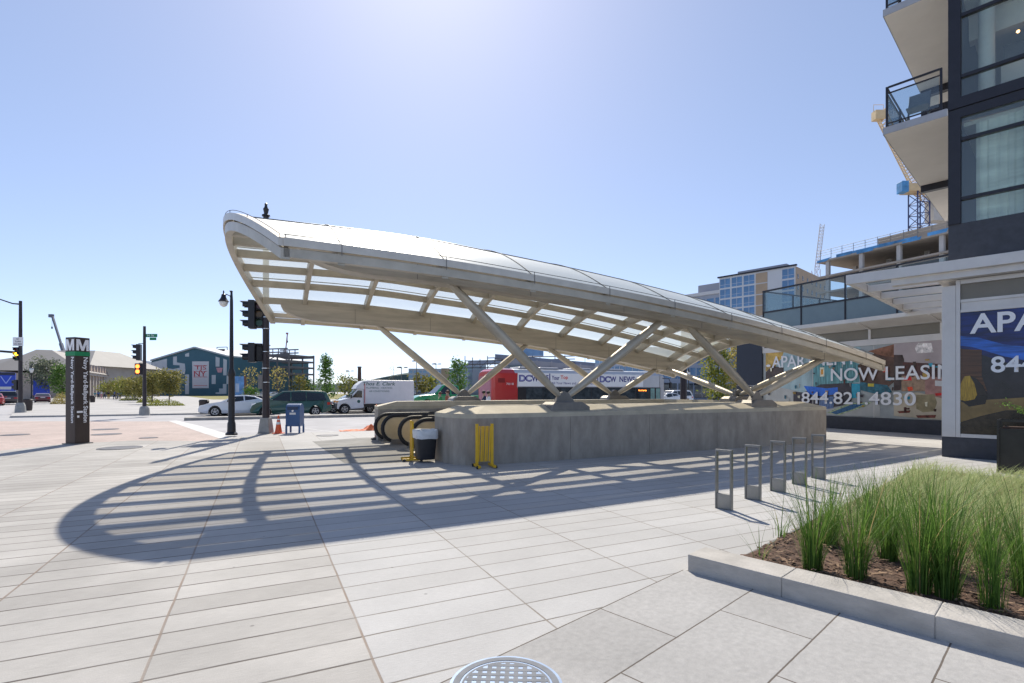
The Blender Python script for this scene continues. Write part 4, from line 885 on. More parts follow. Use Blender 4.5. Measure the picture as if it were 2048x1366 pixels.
b = MB(); b.tube([(BL-.3, .05, 2.75), (BL+.35, -.05, 2.72), (BL+.5, -.08, 2.4)], .03, 6); b.box(BL+.40, BL+.58, -.16, .0, 1.95, 2.42); b.build('mirror', M['black'], t)
MB().box(1.86, 12.6, -.022, .03, 2.07, 2.98).build('banner', mat('banner white', (.88, .88, .88), .4, 0, .03, 2), t)
for x in (4.3, 8.35): MB().box(x, x+.08, -.03, -.02, 2.09, 2.96).build('banner_divider', mat('banner navy', (.03, .03, .22), .5, 0, 0), t)
for x in (1.8, 3.4, 6.2, 9.2): MB().box(x+.4, x+2.0, .5, BW-.5, 3.25, 3.42).build('roof_unit', grey, t, bevel=.08)
nv = MATS['banner navy']; lv = mat('banner lavender', (.35, .36, .62), .5, 0, 0)
o = lambda x, z: t.location+Vv*x-Uu*.03+Vector((0, 0, z))
def tx(s, x, z, w_, h, m=nv, bold=.02): text(s, m, 'banner_lettering', t, o(x, z), Vv, (0, 0, 1), width=w_, height=h, bold=bold)
for x0 in (1.95, 8.55):
    for k, ch in enumerate('DC'):
        tx(ch, x0+.47*k, 2.38, .5, .46, nv, .05); text(ch, lv, 'banner_lettering', t, o(x0+.47*k+.07, 2.43)-Uu*.006, Vv, (0, 0, 1), width=.36, height=.36, bold=-.01)
    tx('W', x0+.95, 2.40, .55, .42, nv, .03)
tx('NEWS', 3.25, 2.50, 1.0, .36); tx('TOP', 3.7, 2.2, .5, .2); tx('Your', 4.5, 2.52, .62, .30); tx('Top', 5.22, 2.52, .6, .32, mat('banner red', (.75, .06, .03), .5, 0, 0)); tx('ps', 7.85, 2.50, .36, .32, MATS['banner red'])
tx('All Your News and', 4.5, 2.22, 2.0, .17, nv, 0); tx('Minutes', 7.4, 2.22, .82, .17, nv, 0); tx('NEWS', 10.35, 2.42, 1.45, .42)
for x in (3.0, 9.0, 11.6): wheel(t, (x, .14, .42), .48, .28, -1)
for x in (3.0, 11.6): wheel(t, (x, BW-.14, .42), .48, .28, 1)

def trailer(label, px, py, d_top, logo):
    loc = G(px, py, ZR); t = thing('delivery_truck', label, 'truck', loc, av); bl = mat('truck blue', (.012, .05, .42), .4, 0, .08, .7)
    h = d_top
    MB().box(.0, 6.5, -1.15, 1.15, 1.0, h).build('cargo_box', bl, t, bevel=.04); MB().box(-.01, .02, -1.02, 1.02, 1.1, h-.45).build('rear_door', mat('truck door blue', (.014, .06, .5), .35, 0, .06, 1), t)
    MB().box(-.02, .03, -1.15, 1.15, h-.4, h-.02).build('header', mat('truck dark header', (.02, .025, .05), .5, 0, 0), t)
    MB().box(6.5, 8.2, -1.05, 1.05, .6, 2.5).build('cab', bl, t, bevel=.1); MB().box(.1, 8, -.5, .5, .5, 1.0).build('chassis', M['black'], t); MB().box(-.12, .05, -1.1, 1.1, .5, .7).build('bumper', M['black'], t)
    for y in (-.95, .95):
        for x in (1.2, 7.2): wheel(t, (x, y, .48), .48, .3, 1 if y > 0 else -1)
        MB().box(-.02, .02, y-.1, y+.1, .78, .92).build('taillight', M['lampr'], t)
    if logo:
        b = MB(); b.bar((-.03, -.75, 3.9), (-.03, -.2, 2.85), .1, .02, (1, 0, 0)); b.bar((-.03, .35, 3.9), (-.03, -.2, 2.85), .1, .02, (1, 0, 0)); b.build('v_logo', mat('pale blue logo', (.35, .45, .8), .5, 0, 0), t)
        MB().box(-.03, -.02, -.75, .55, 2.0, 2.4).build('white_panel', M['plate'], t)
trailer('blue delivery truck with pale V on its doors at the far left edge', 8, 807, 4.45, True)
trailer('plain blue delivery truck standing in front of the dark red sedan', 83, 801.5, 4.3, False)

# ================================================================ people
def person(label, loc, face, shirt, pants, skin, hair, h=1.72, walk=.0, arm=0., group=None):
    t = thing('person', label, 'person', loc, face, group); k = h/1.72
    def skinned(name, verts, edges, rad, m, parent, root=0):
        me = bpy.data.meshes.new(name); me.from_pydata([tuple(Vector(v)*k) for v in verts], edges, []); me.materials.append(m)
        o = bpy.data.objects.new(name, me); COL.objects.link(o); o.parent = parent
        sk = o.modifiers.new('skin', 'SKIN'); sk.use_smooth_shade = True
        lay = me.skin_vertices[0].data if me.skin_vertices else None
        if lay is None:
            bm = bmesh.new(); bm.from_mesh(me); bm.verts.layers.skin.verify(); bm.to_mesh(me); bm.free(); lay = me.skin_vertices[0].data
        for i, r in enumerate(rad):
            r = r if isinstance(r, tuple) else (r, r); lay[i].radius = (r[0]*k, r[1]*k); lay[i].use_root = (i == root)
        sb = o.modifiers.new('subdivision', 'SUBSURF'); sb.levels = 1; sb.render_levels = 1
        return o
    w_ = walk
    V = [(0,0,.95), (0,0,1.12), (0,0,1.36), (0,0,1.47), (.015,0,1.56), (.01,0,1.66),              # 0-5 spine, neck, head
         (0,.10,.92), (w_*.2,.10,.50), (w_*.28-.02,.10,.09), (w_*.28+.12,.10,.04), (0,-.10,.92), (-w_*.15,-.10,.50), (-w_*.38-.02,-.10,.10), (-w_*.38+.10,-.10,.04),   # 6-13 legs
         (0,.17,1.41), (.0-w_*.12,.23,1.14), (.05-w_*.1+arm*.12,.24,.92), (.07+arm*.12,.235,.84), (0,-.17,1.41), (w_*.12,-.23,1.14), (.07+w_*.12,-.24,.92), (.09+w_*.12,-.235,.84)]
    E = [(0,1),(1,2),(2,3),(3,4),(4,5),(0,6),(6,7),(7,8),(8,9),(0,10),(10,11),(11,12),(12,13),(2,14),(14,15),(15,16),(16,17),(2,18),(18,19),(19,20),(20,21)]
    Rd = [.11,.105,.12,.055,.078,.075,.085,.062,.045,.035,.085,.062,.045,.035,.055,.045,.034,.03,.055,.045,.034,.03]
    skinned('body', V, E, Rd, skin, t)
    sv = [V[0], V[1], V[2], V[14], V[15], V[18], V[19]]; skinned('shirt', sv, [(0,1),(1,2),(2,3),(3,4),(2,5),(5,6)], [.135,.13,.145,.075,.06,.075,.06], shirt, t)
    pv = [V[0], V[6], V[7], V[8], V[10], V[11], V[12]]; skinned('trousers', pv, [(0,1),(1,2),(2,3),(0,4),(4,5),(5,6)], [.13,.105,.082,.066,.105,.082,.066], pants, t)
    MB().ball(Vector((-.012, 0, 1.655))*k, .105*k, 10, (1.05, .92, .88)).build('hair', hair, t, smooth=True)
    MB().ball(Vector((.10, 0, 1.60))*k, .018*k, 6).build('nose', skin, t, smooth=True)
    return t
sh = lambda n, c: mat('cloth '+n, c, .85, 0, .08, 8)
navy, wh, teal, yel, bl_, gr, kh, dk = sh('navy', (.02, .03, .07)), sh('white', (.62, .66, .72)), sh('teal', (.03, .22, .25)), sh('mustard', (.42, .28, .06)), sh('blue', (.06, .16, .42)), sh('grey', (.22, .23, .25)), sh('khaki', (.3, .24, .15)), sh('black', (.02, .02, .025))
person('man in navy shirt by the back of the red bus', P(968, 27.0, 0), R(20), navy, dk, M['skin'], M['hair'], 1.68)
person('person in pale blue shirt walking behind the far parapet by the bus', P(977, 26.2, 0), R(15), wh, dk, M['skin'], M['hair'], 1.66)
person('person with brown hair in green top in front of the green pickup', P(880, 27.5, 0), R(200), sh('green', (.05, .25, .08)), dk, M['skin'], mat('brown hair', (.09, .035, .02), .6, 0, .3, 40), 1.62)
person('person with reddish hair at the left strut foot by the green pickup', P(895, 27.0, 0), R(170), sh('rust', (.30, .10, .06)), dk, M['skin'], MATS['brown hair'], 1.70)
grp = (('person in teal top at the left of the distant group', 190, 108, teal, gr), ('person in blue shirt, second from the left in the distant group', 197, 112, bl_, navy), ('person in white shirt and pink shorts in the distant group', 203, 106, wh, sh('pink', (.5, .25, .28))),
       ('person in grey shirt beside the white shirt in the distant group', 209, 112, gr, navy), ('person in black top and mustard trousers mid distant group', 217, 104, dk, yel), ('broad person in bright blue shirt in the distant group', 229, 102, bl_, navy),
       ('person in navy top behind the bright blue shirt in the distant group', 236, 108, navy, gr), ('person in light blue top at the right of the distant group', 240, 104, sh('light blue', (.2, .38, .6)), kh))
for k, (lb, px, d, s1, p1) in enumerate(grp): person(lb, P(px, d, .05), R(90+40*math.sin(k*2.1)), s1, p1, M['skin2'] if k % 3 == 1 else M['skin'], M['hair'], 1.66+.06*(k % 3), .5*(-1)**k, 0, 'people walking far off on the left walkway')
# ================================================================ trees
def tree(name, label, loc, h, rx, crown0, leaf, n, shape='oval', ls=.16, trunk=.10, rz=0, group=None, cat='tree', bare=False):
    t = thing(name, label, cat, loc, 0, group); b = MB()
    b.tube([(0, 0, 0), (.03, .02, h*.3), (-.02, .03, h*.65), (.0, .0, h*.92)], [trunk, trunk*.75, trunk*.45, trunk*.12], 7)
    tips = []
    nb = 26 if not bare else 40
    for k in range(nb):
        q = crown0+(.96-crown0)*(k+.5)/nb; z = h*q; f = (q-crown0)/(1-crown0)
        r = rx*({'oval': math.sin(math.pi*min(1, .12+.86*f))**.6, 'cone': (1-f)**.8*.95+.08, 'round': math.sqrt(max(.03, 1-(2*f-.85)**2/1.4))}[shape])*random.uniform(.6, 1.05)
        a = k*2.4+random.uniform(-.4, .4); up = random.uniform(.25, .55)*r; tip = Vector((r*math.cos(a), r*math.sin(a), z+up*.6))
        m_ = Vector((r*.5*math.cos(a), r*.5*math.sin(a), z+.1*up)); b.tube([(0, 0, z-r*.25), m_, tip], [trunk*.28*(1.1-f), trunk*.18*(1.1-f), .006], 5, False); tips += [m_, tip, (m_+tip)/2]
    b.build('trunk', M['bark'], t, smooth=True)
    c = MB()
    for k in range(n):
        p = Vector(random.choice(tips)); s_ = rx*.22; p = p+Vector((random.gauss(0, s_), random.gauss(0, s_), random.gauss(0, s_*.8)))
        x = Vector([random.gauss(0, 1) for _ in range(3)]).normalized(); y = x.cross(Vector([random.gauss(0, 1) for _ in range(3)])).normalized(); l = ls*random.uniform(.6, 1.3)
        c.face([p-x*l, p-y*l*.45, p+x*l, p+y*l*.45])
    if n: c.build('crown', leaf, t, fix=False)
    return t
lg = gmat('fresh green leaf', (.05, .12, .02), (.14, .24, .05)); ly = gmat('yellow green leaf', (.12, .17, .03), (.34, .32, .06)); lo_ = gmat('autumn olive leaf', (.11, .12, .03), (.28, .24, .07)); ld = gmat('grey green leaf', (.10, .12, .08), (.22, .24, .17)); lf = gmat('yellow autumn leaf', (.28, .23, .05), (.48, .40, .14))
tree('street_tree', 'young green street tree behind the minivan roof', P(652, 50, .05), 5.1, 1.0, .22, lg, 1500, 'cone', .13, .07)
tree('street_tree', 'young green street tree behind the green pickup', P(915, 52, .05), 4.9, .95, .2, lg, 1500, 'oval', .13, .07)
tree('street_tree', 'yellow green tree at the left of the dark pier under the canopy end', P(1437, 47, .05), 6.3, 1.45, .15, ly, 2300, 'oval', .16, .09)
tree('street_tree', 'yellow tree close to the dark pier behind the yellow green one', P(1478, 44, .05), 6.0, 1.0, .3, lf, 900, 'oval', .14, .07)
tree('small_tree', 'olive coloured low tree right of the orange pedestrian signal', P(338, 64, .05), 4.1, 1.55, .34, lo_, 2000, 'round', .15, .08)
tree('small_tree', 'olive low tree half behind the pole of the orange pedestrian signal', P(304, 66, .05), 3.9, 1.4, .34, lo_, 1800, 'round', .15, .08)
for k, (px, d, h, lb) in enumerate(((270, 92, 3.6, 'low yellowish tree left of the orange pedestrian signal'), (252, 104, 3.7, 'low tree behind the right of the distant group of people'), (234, 114, 3.6, 'low tree behind the middle of the distant group of people'), (218, 126, 3.4, 'farthest low tree of the row right of the metro pylon'), (288, 80, 3.5, 'low tree directly behind the orange pedestrian signal'))):
    tree('small_tree', lb, P(px, d, .05), h, 2.2, .28, ly if k % 2 else lo_, 1100, 'round', .22, .09, group='row of low trees beside the far walkway')
tree('street_tree', 'greyish tree behind the blue delivery truck at the left', P(91, 96, 0), 7.4, 2.6, .3, ld, 1700, 'round', .28, .16)
tree('street_tree', 'green tree hugging the left edge of the metro pylon', P(124, 70, 0), 5.2, 1.4, .25, lg, 1300, 'oval', .18, .09)
tree('sapling', 'yellow autumn sapling between the billboard and the signal pole', P(500, 110, .05), 6.8, 1.8, .3, lf, 240, 'oval', .22, .07)
tree('sapling', 'yellow autumn sapling in front of the steel frame right of the signal pole', P(556, 105, .05), 6.6, 1.7, .3, lf, 240, 'oval', .22, .07)
tree('bare_tree', 'bare thin tree rising behind the box truck', P(787, 95, .05), 7.0, 1.3, .3, ld, 60, 'oval', .14, .06, bare=True)
tree('bush', 'green bush on the lawn left of the signal pole', P(502, 96, .05), 2.2, 1.4, .08, lg, 700, 'round', .2, .06, cat='bush')
for k, (px, d, h, lf_, lb) in enumerate(((600, 200, 7.5, lo_, 'distant tree left of the young green tree'), (615, 215, 6.5, lg, 'second distant tree left of the young green tree'), (690, 190, 7.5, ly, 'distant tree right of the young green tree'), (705, 200, 6.4, lo_, 'distant tree just left of the brick chimney'), (730, 210, 6.0, lg, 'distant tree just right of the brick chimney'), (842, 150, 6.5, lo_, 'distant tree right of the box truck'), (862, 160, 6.0, ly, 'distant tree left of the green pickup windscreen'))):
    tree('distant_tree', lb, P(px, d, .05), h, h*.42, .12, lf_, 420, 'round', .5, .15, group='distant trees beyond the lawn')
for k, (px, d, w_, lb) in enumerate(((124, 66, 2.0, 'yellow flowering bed at the left foot of the metro pylon'), (330, 58, 3.2, 'yellow and green shrub bed under the olive low trees'), (262, 92, 3.0, 'low yellow shrub bed along the far walkway left of the signal'), (298, 74, 2.6, 'low shrub bed behind the foot of the orange signal'), (1420, 48, 1.6, 'dry golden grass clump beside the white sedan at the right'))):
    q = P(px, d, .05); b = MB()
    for j in range(1300):
        a = random.uniform(0, 6.28); r = math.sqrt(random.random()); x, y = r*math.cos(a)*w_*.5*1.3, r*math.sin(a)*w_*.4; z = random.uniform(0, .75)*(1.05-r*r)*(2.0 if k == 0 else 1)
        p_ = Vector((x, y, z+.03)); e1 = Vector([random.gauss(0, 1) for _ in range(3)]).normalized()*.09; e2 = Vector([random.gauss(0, 1) for _ in range(3)]).normalized()*.04
        b.face([p_-e1, p_-e2, p_+e1, p_+e2])
    o = b.build('shrub_bed', lf if k in (0, 4) else ly, fix=False); o.location = q; tag(o, lb, 'shrubs')
# litter bins on the far corner
for lb, px, py in (('dark litter bin beside the amber signal pole', 55, 822), ('dark litter bin just right of the metro pylon', 185, 805), ('dark litter bin in front of the white sedan bonnet', 408, 827)):
    t = thing('litter_bin', lb, 'bin', G(px, py, .05)); MB().lathe([(.26, .03), (.30, .15), (.33, .85), (.35, .92), (.30, .95), (.2, .9)], n=16).build('body', pol, t, smooth=True); MB().lathe([(.31, .95), (.31, 1.0), (.2, 1.02), (.2, .96)], n=16).build('rim', M['black'], t, smooth=True)

# ================================================================ buildings
def facade(par, o, xd, width, z0, z1, cols, rows, win, glass, frame=None, fill=(.7, .62), proud=.06, skip=None, name='window'):
    """rows of separate windows set just proud of a wall that starts at o and runs along xd"""
    o, xd = Vector(o), Vector(xd).normalized(); n = Vector((xd.y, -xd.x, 0)); cw, rh = width/cols, (z1-z0)/rows; first = None
    inv = rootm(par).inverted()
    for r in range(rows):
        for c in range(cols):
            if skip and skip(c, r): continue
            ctr = o+xd*(cw*(c+.5))+n*proud+Vector((0, 0, z0+rh*(r+.5)))
            if first is None:
                a, h = cw*fill[0]/2, rh*fill[1]/2; b = MB(); b.use(glass)
                f = lambda x, y, z: xd*x+n*y+Vector((0, 0, z))
                b.box(-a, a, -proud-.02, -.02, -h, h, f)
                if frame: b.use(frame); b.box(-a*.03, a*.03, -.02, .01, -h, h, f); b.box(-a, a, -.02, .01, -h*.35-.02, -h*.35+.04, f)
                first = b.build(name, None, par); first.location = inv @ ctr
            else: part_copy(first, par, inv @ ctr)
def block(name, label, o, xd, width, depth, z0, z1, m, cat='building'):
    o, xd = Vector(o), Vector(xd).normalized(); n = Vector((-xd.y, xd.x, 0)); t = thing(name, label, cat, (o.x, o.y, 0)); f = lambda x, y, z: o+xd*x+n*y+Vector((0, 0, z))
    MB().box(0, width, 0, depth, z0, z1, f).build('wall', m, t, world=True); return t, f
gb = mat('sky blue facade glass', (.09, .20, .36), .08, .1, .3, .25, spec=.9); gb2 = mat('pale teal facade glass', (.20, .32, .40), .1, .1, .15, .3, spec=.9); gd_ = mat('dark facade glass', (.03, .05, .075), .08, 0, .15, .5, spec=.8)
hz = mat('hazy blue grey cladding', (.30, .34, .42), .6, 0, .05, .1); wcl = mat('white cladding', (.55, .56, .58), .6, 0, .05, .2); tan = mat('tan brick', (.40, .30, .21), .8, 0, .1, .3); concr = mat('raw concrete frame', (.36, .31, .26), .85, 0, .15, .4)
# --- trapeze school tent like building
TO = P(303, 200, 0); TE = P(458, 190, 0); xd = (TE-TO).normalized(); TW = (TE-TO).length; n = Vector((-xd.y, xd.x, 0)); f = lambda x, y, z: TO+xd*x+n*y+Vector((0, 0, z))
t = thing('gabled_hall', 'dark teal gabled hall with white patches and large red lettered panel', 'building', TO)
teal_ = mat('teal painted siding', (.045, .125, .17), .7, 0, .08, .3); patch = mat('pale siding patch', (.50, .53, .56), .7, 0, .06, .3)
zf = lambda py: Zat(py, 195)
prof = [(0, 0), (TW, 0), (TW, zf(716)), (TW*.60, zf(697.5)), (TW*.575, zf(697)), (0, zf(721))]
b = MB(); b.prism([f(x, 0, z) for x, z in prof], n*45); b.build('wall', teal_, t, world=True)
b = MB()
for (xa, za), (xb, zb) in zip(prof[2:], prof[3:]):
    b.hexa([f(xa, -.6, za+.05), f(xb, -.6, zb+.05), f(xb, 45.6, zb+.05), f(xa, 45.6, za+.05), f(xa, -.6, za+.6), f(xb, -.6, zb+.6), f(xb, 45.6, zb+.6), f(xa, 45.6, za+.6)])
b.build('roof', mat('hall roof edge', (.40, .43, .46), .6, 0, .05), t, world=True)
def hx(px): return onplane(px, 750, TO, n)
def wallpts(pts, o, n_, off): return [onplane(x, y, o, n_)-n_*off for x, y in pts]
S5 = lambda x, y: (280+x*.166, 680+y*.166)          # detail crop of the hall
def patchp(par, nm, pts, o, n_, m, off=.05, th=.04):
    q = wallpts(pts, o, n_, off); b = MB(); b.prism(q, n_*th); return b.build(nm, m, par, world=True)
for pts in ([(400, 205), (445, 195), (445, 270), (540, 285), (548, 360), (540, 412), (500, 412), (488, 382), (325, 380), (330, 340), (400, 350), (480, 335), (478, 305), (400, 300)], [(545, 170), (592, 152), (592, 200), (545, 200)], [(912, 200), (960, 215), (958, 320), (912, 320)],
            [(1005, 225), (1048, 240), (1044, 425), (1003, 425)], [(865, 422), (914, 422), (912, 530), (865, 530)], [(1045, 430), (1095, 430), (1095, 530), (1043, 530)], [(1000, 530), (1043, 530), (1043, 650), (1000, 650)], [(955, 585), (999, 585), (999, 650), (955, 650)], [(545, 415), (592, 415), (590, 652), (545, 652)], [(912, 630), (954, 630), (954, 650), (912, 650)],
            [(145, 270), (325, 225), (325, 380), (145, 400)]):
    patchp(t, 'pale_patch', [S5(*p) for p in pts], TO, n, patch)
patchp(t, 'red_mark', [S5(*p) for p in ((920, 335), (1000, 335), (985, 392), (940, 392))], TO, n, mat('faded pink mark', (.55, .28, .32), .7, 0, .2, 1), .1)
pn = patchp(t, 'sign_panel', [S5(*p) for p in ((632, 258), (832, 258), (830, 580), (634, 580))], TO, n, mat('panel white', (.62, .60, .62), .7, 0, .05), .12, .08)
rd = mat('sign red', (.50, .03, .05), .6, 0, 0)
def word(s, x0, y0, x1, y1, m, nm='panel_lettering'):
    a = onplane(*S5(x0, y1), TO, n)-n*.2; c = onplane(*S5(x1, y1), TO, n)-n*.2; d = onplane(*S5(x0, y0), TO, n)-n*.2
    text(s, m, nm, pn, a, xd, (0, 0, 1), width=(c-a).length, height=(d-a).length, bold=.0)
word('TJS', 668, 312, 800, 372, rd); word('NY', 655, 378, 800, 440, rd)
for y in (304, 375, 443, 546): patchp(t, 'panel_rule', [S5(650, y), S5(812, y), S5(812, y+5), S5(650, y+5)], TO, n, rd, .14, .02)
b = MB(); b.box(0, 13, 8, 8.5, zf(699)+0, zf(695.5), lambda x, y, z: f(x+TW*.37, y, z)); b.build('roof_sign', mat('rusty steel', (.14, .07, .06), .8, 0, .2, .5), t, world=True)
b = MB(); a, c = f(TW*.575, 10, zf(697)), f(TW*.575+5, 10, zf(697))
for q in (a, c): b.tube([q, q+Vector((0, 0, 1.2))], .15, 5)
b.tube([a+Vector((0, 0, 1.2)), c+Vector((0, 0, 1.2))], .15, 5); b.build('roof_frame', M['shoe'], t, world=True)
# --- steel frame under construction behind
o = P(466, 215, 0); e_ = P(578, 205, 0); xd2 = (e_-o).normalized(); WW = (e_-o).length; n2 = Vector((-xd2.y, xd2.x, 0)); ff = lambda x, y, z: o+xd2*x+n2*y+Vector((0, 0, z))
t = thing('unfinished_building', 'dark steel building frame under construction right of the teal hall', 'building frame', o); rs = mat('primed dark steel', (.15, .14, .15), .7, .1, .15, .4)
lv_ = [Zat(y, 210) for y in (782, 748, 735, 723, 712)]
for k, z in enumerate(lv_[1:]):
    b = MB()
    for y in (0, 14): b.bar(ff(0, y, z), ff(WW, y, z), .5, .7 if k < 3 else 1.2)
    for x in range(6): b.bar(ff(WW*x/5, 0, z), ff(WW*x/5, 14, z), .4, .7)
    b.build('floor_beams', rs, t, world=True)
for x in range(6):
    for y in (0, 14): MB().bar(ff(WW*x/5, y, 0), ff(WW*x/5, y, lv_[4]+.7), .5, .5, (0, 1, 0)).build('column', rs, t, world=True)
for x, za, zb in ((0, 2, 4), (1, 1, 2), (3, 3, 4), (4, 0, 2), (1, 2, 3)):
    b = MB(); b.bar(ff(WW*x/5, 0, lv_[za]), ff(WW*(x+1)/5, 0, lv_[zb]), .3, .3, (0, 1, 0)); b.build('brace', rs, t, world=True)
b = MB()
for x in (.62, .72, .82): b.tube([ff(WW*x, 3, lv_[4]), ff(WW*x, 3, lv_[4]+3)], .2, 5); b.tube([ff(WW*x, 9, lv_[4]), ff(WW*x, 9, lv_[4]+3)], .2, 5)
for z in (1.6, 3): b.bar(ff(WW*.55, 3, lv_[4]+z), ff(WW*.88, 3, lv_[4]+z), .3, .5); b.bar(ff(WW*.55, 9, lv_[4]+z), ff(WW*.88, 9, lv_[4]+z), .3, .5)
b.build('roof_scaffold', rs, t, world=True)
b = MB(); z = lv_[4]+.7
for q in range(20): b.tube([ff(-WW*.9+q*WW*.09, 0, z), ff(-WW*.9+q*WW*.09, 0, z+.9)], .06, 4)
b.bar(ff(-WW*.9, 0, z+.2), ff(WW*.6, 0, z+.2), .3, .5); b.build('safety_edge', mat('red safety tape', (.42, .20, .20), .7, 0, .1), t, world=True)
# low brick sheds behind the frame
t, f_ = block('brick_shed', 'low brown building behind the foot of the steel frame', P(488, 240, 0), (1, .05, 0), 24, 15, 0, Zat(752, 240), mat('brown brick', (.16, .09, .075), .8, 0, .15, .2)); facade(t, P(488, 240, 0), (1, .05, 0), 24, 1, Zat(754, 240), 6, 2, None, gd_)
# --- billboard
o = P(470, 100, 0); t = thing('billboard', 'blue site billboard on posts at the right end of the teal hall', 'billboard', o); f_ = lambda x, y, z: o+Vector((x, y, z))
MB().box(0, 1.75, 0, .15, .6, 4.6, f_).build('panel', mat('billboard blue', (.10, .24, .46), .5, 0, .5, .8), t, world=True); MB().box(.12, .8, -.02, 0, 1.5, 3.2, f_).build('poster', mat('billboard pale', (.36, .44, .55), .5, 0, .3, 1), t, world=True)
for x in (1.75, 1.95): MB().box(x, x+.16, 0, .2, 0, 4.7, f_).build('post', mat('brown timber', (.18, .09, .05), .8, 0, .2, 2), t, world=True)
# --- chimney
o = P(719, 260, 0); t = thing('chimney', 'tall dark brick chimney standing alone on the horizon', 'chimney', o); MB().lathe([(1.15, 0), (.85, Zat(733, 260)-.8), (1.0, Zat(733, 260)-.6), (1.0, Zat(733, 260))], n=14).build('shaft', mat('dark chimney brick', (.10, .065, .075), .8, 0, .15, .5), t, smooth=True); MB().lathe([(1.06, Zat(733, 260)-.5), (1.06, Zat(733, 260)-.2)], n=14).build('band', M['shoe'], t)
# --- long hall with grey roofs at the left
HR = 150; o = P(-30, HR, 0); t = thing('market_hall', 'long pale hall with grey hipped roof and row of arched dormers at the left', 'building', o)
zf = lambda py, d=HR: Zat(py, d); pxx = lambda px, d=HR: (px-HX)/F*d
stone = mat('pale hall stone', (.36, .33, .31), .8, 0, .12, .3)
MB().box(pxx(-60), pxx(175), HR, HR+30, 0, zf(728)).build('wall', stone, t, world=True)
b = MB(); X0, X1 = pxx(-70), pxx(185); Xa, Xb = pxx(58), pxx(135)
b.hexa([(X0, HR-1, zf(731)), (X1, HR-1, zf(731)), (X1, HR+31, zf(731)), (X0, HR+31, zf(731)), (Xa, HR+10, zf(701, HR+10)), (Xb, HR+10, zf(701, HR+10)), (Xb, HR+20, zf(701, HR+10)), (Xa, HR+20, zf(701, HR+10))]); b.build('roof', M['roofgrey'], t, world=True)
facade(t, (pxx(-60), HR, 0), (1, 0, 0), pxx(175)-pxx(-60), 1, zf(733), 14, 1, None, gd_, fill=(.45, .8))
# right wing runs away from us: its flank faces the walkway
o = P(160, 128, 0); e_ = P(262, 205, 0); xd3 = (e_-o).normalized(); WL = (e_-o).length; n3 = Vector((-xd3.y, xd3.x, 0)); f3 = lambda x, y, z: o+xd3*x+n3*y+Vector((0, 0, z))
t2 = thing('market_hall', 'right wing of the pale hall with statues of dormers above brick columns', 'building', o); t2['label'] = 'right wing of the pale hall with spiky dormer row and brick columns'
MB().box(0, WL, 0, 16, 0, 6.0, f3).build('wall', M['brickpale'], t2, world=True)
b = MB(); b.hexa([f3(-1, -1, 6.6), f3(WL+1, -1, 6.6), f3(WL+1, 17, 6.6), f3(-1, 17, 6.6), f3(8, 7, 12.2), f3(WL-6, 7, 13.2), f3(WL-6, 10, 13.2), f3(8, 10, 12.2)]); b.build('roof', mat('warm grey roof', (.27, .25, .235), .7, 0, .08, .2), t2, world=True)
MB().box(-.6, WL+.6, -.7, 0, 5.9, 6.6, f3).build('cornice', stone, t2, world=True)
for k in range(22):
    x = WL*(k+.5)/22; MB().box(x-.5, x+.5, -.35, 0, .0, 5.9, f3).build('column', stone, t2, world=True)
    MB().prism([f3(x-1.1, -.6, 6.6), f3(x+1.1, -.6, 6.6), f3(x+.9, -.6, 7.6), f3(x, -.6, 8.8), f3(x-.9, -.6, 7.6)], n3*1.2).build('dormer', M['brickpale'], t2, world=True)
MB().box(WL-8, WL+1.5, -2, 8, 0, 10.5, f3).build('end_tower', M['brickpale'], t2, world=True)
MB().prism([f3(WL-9, -3, 10.5), f3(WL+2.5, -3, 10.5), f3(WL-3, -3, 13.5)], n3*12).build('end_gable', stone, t2, world=True)
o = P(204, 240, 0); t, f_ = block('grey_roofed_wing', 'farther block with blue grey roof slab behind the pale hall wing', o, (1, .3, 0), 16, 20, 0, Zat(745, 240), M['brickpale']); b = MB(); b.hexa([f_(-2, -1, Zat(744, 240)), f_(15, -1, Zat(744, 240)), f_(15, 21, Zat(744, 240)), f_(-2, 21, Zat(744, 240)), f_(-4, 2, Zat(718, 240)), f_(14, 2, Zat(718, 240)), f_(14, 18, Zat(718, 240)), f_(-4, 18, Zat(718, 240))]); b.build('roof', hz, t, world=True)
# --- mobile crane booms
def boom(label, px0, py0, px1, py1, d, m, r):
    a, c = P(px0, d, Zat(py0, d)), P(px1, d+6, Zat(py1, d+6)); t = thing('mobile_crane', label, 'crane', (a.x, a.y, 0))
    b = MB(); m_ = a.lerp(c, .5); b.bar(a, m_, r*2, r*2, (0, 1, 0)); b.bar(m_, c, r*1.3, r*1.3, (0, 1, 0)); b.build('boom', m, t, world=True)
    MB().box(c.x-r*2.2, c.x+r, c.y-r, c.y+r, c.z-r*2, c.z+r*.6).build('boom_head', m, t, world=True); b = MB(); b.tube([c, c-Vector((0, 0, 6*r+2))], .06, 4); b.box(c.x-.2, c.x+.2, c.y-.2, c.y+.2, c.z-6*r-3, c.z-6*r-2); b.build('hook', M['black'], t, world=True)
    MB().box(a.x-4, a.x+4, a.y-1.4, a.y+1.4, .8, 3).build('carrier', m, t, world=True)
    for x in (-3, -1.5, 1.5, 3): wheel(t, (x, -1.3, .6), .6, .4, -1)
boom('grey mobile crane boom leaning left behind the metro pylon', 140, 745, 104, 630, 230, mat('crane grey', (.12, .13, .17), .6, 0, .1, 1), .55)
boom('thin reddish crane boom rising from the steel frame', 564, 770, 575, 666, 250, mat('crane red', (.32, .10, .08), .6, 0, .1, 1), .3)
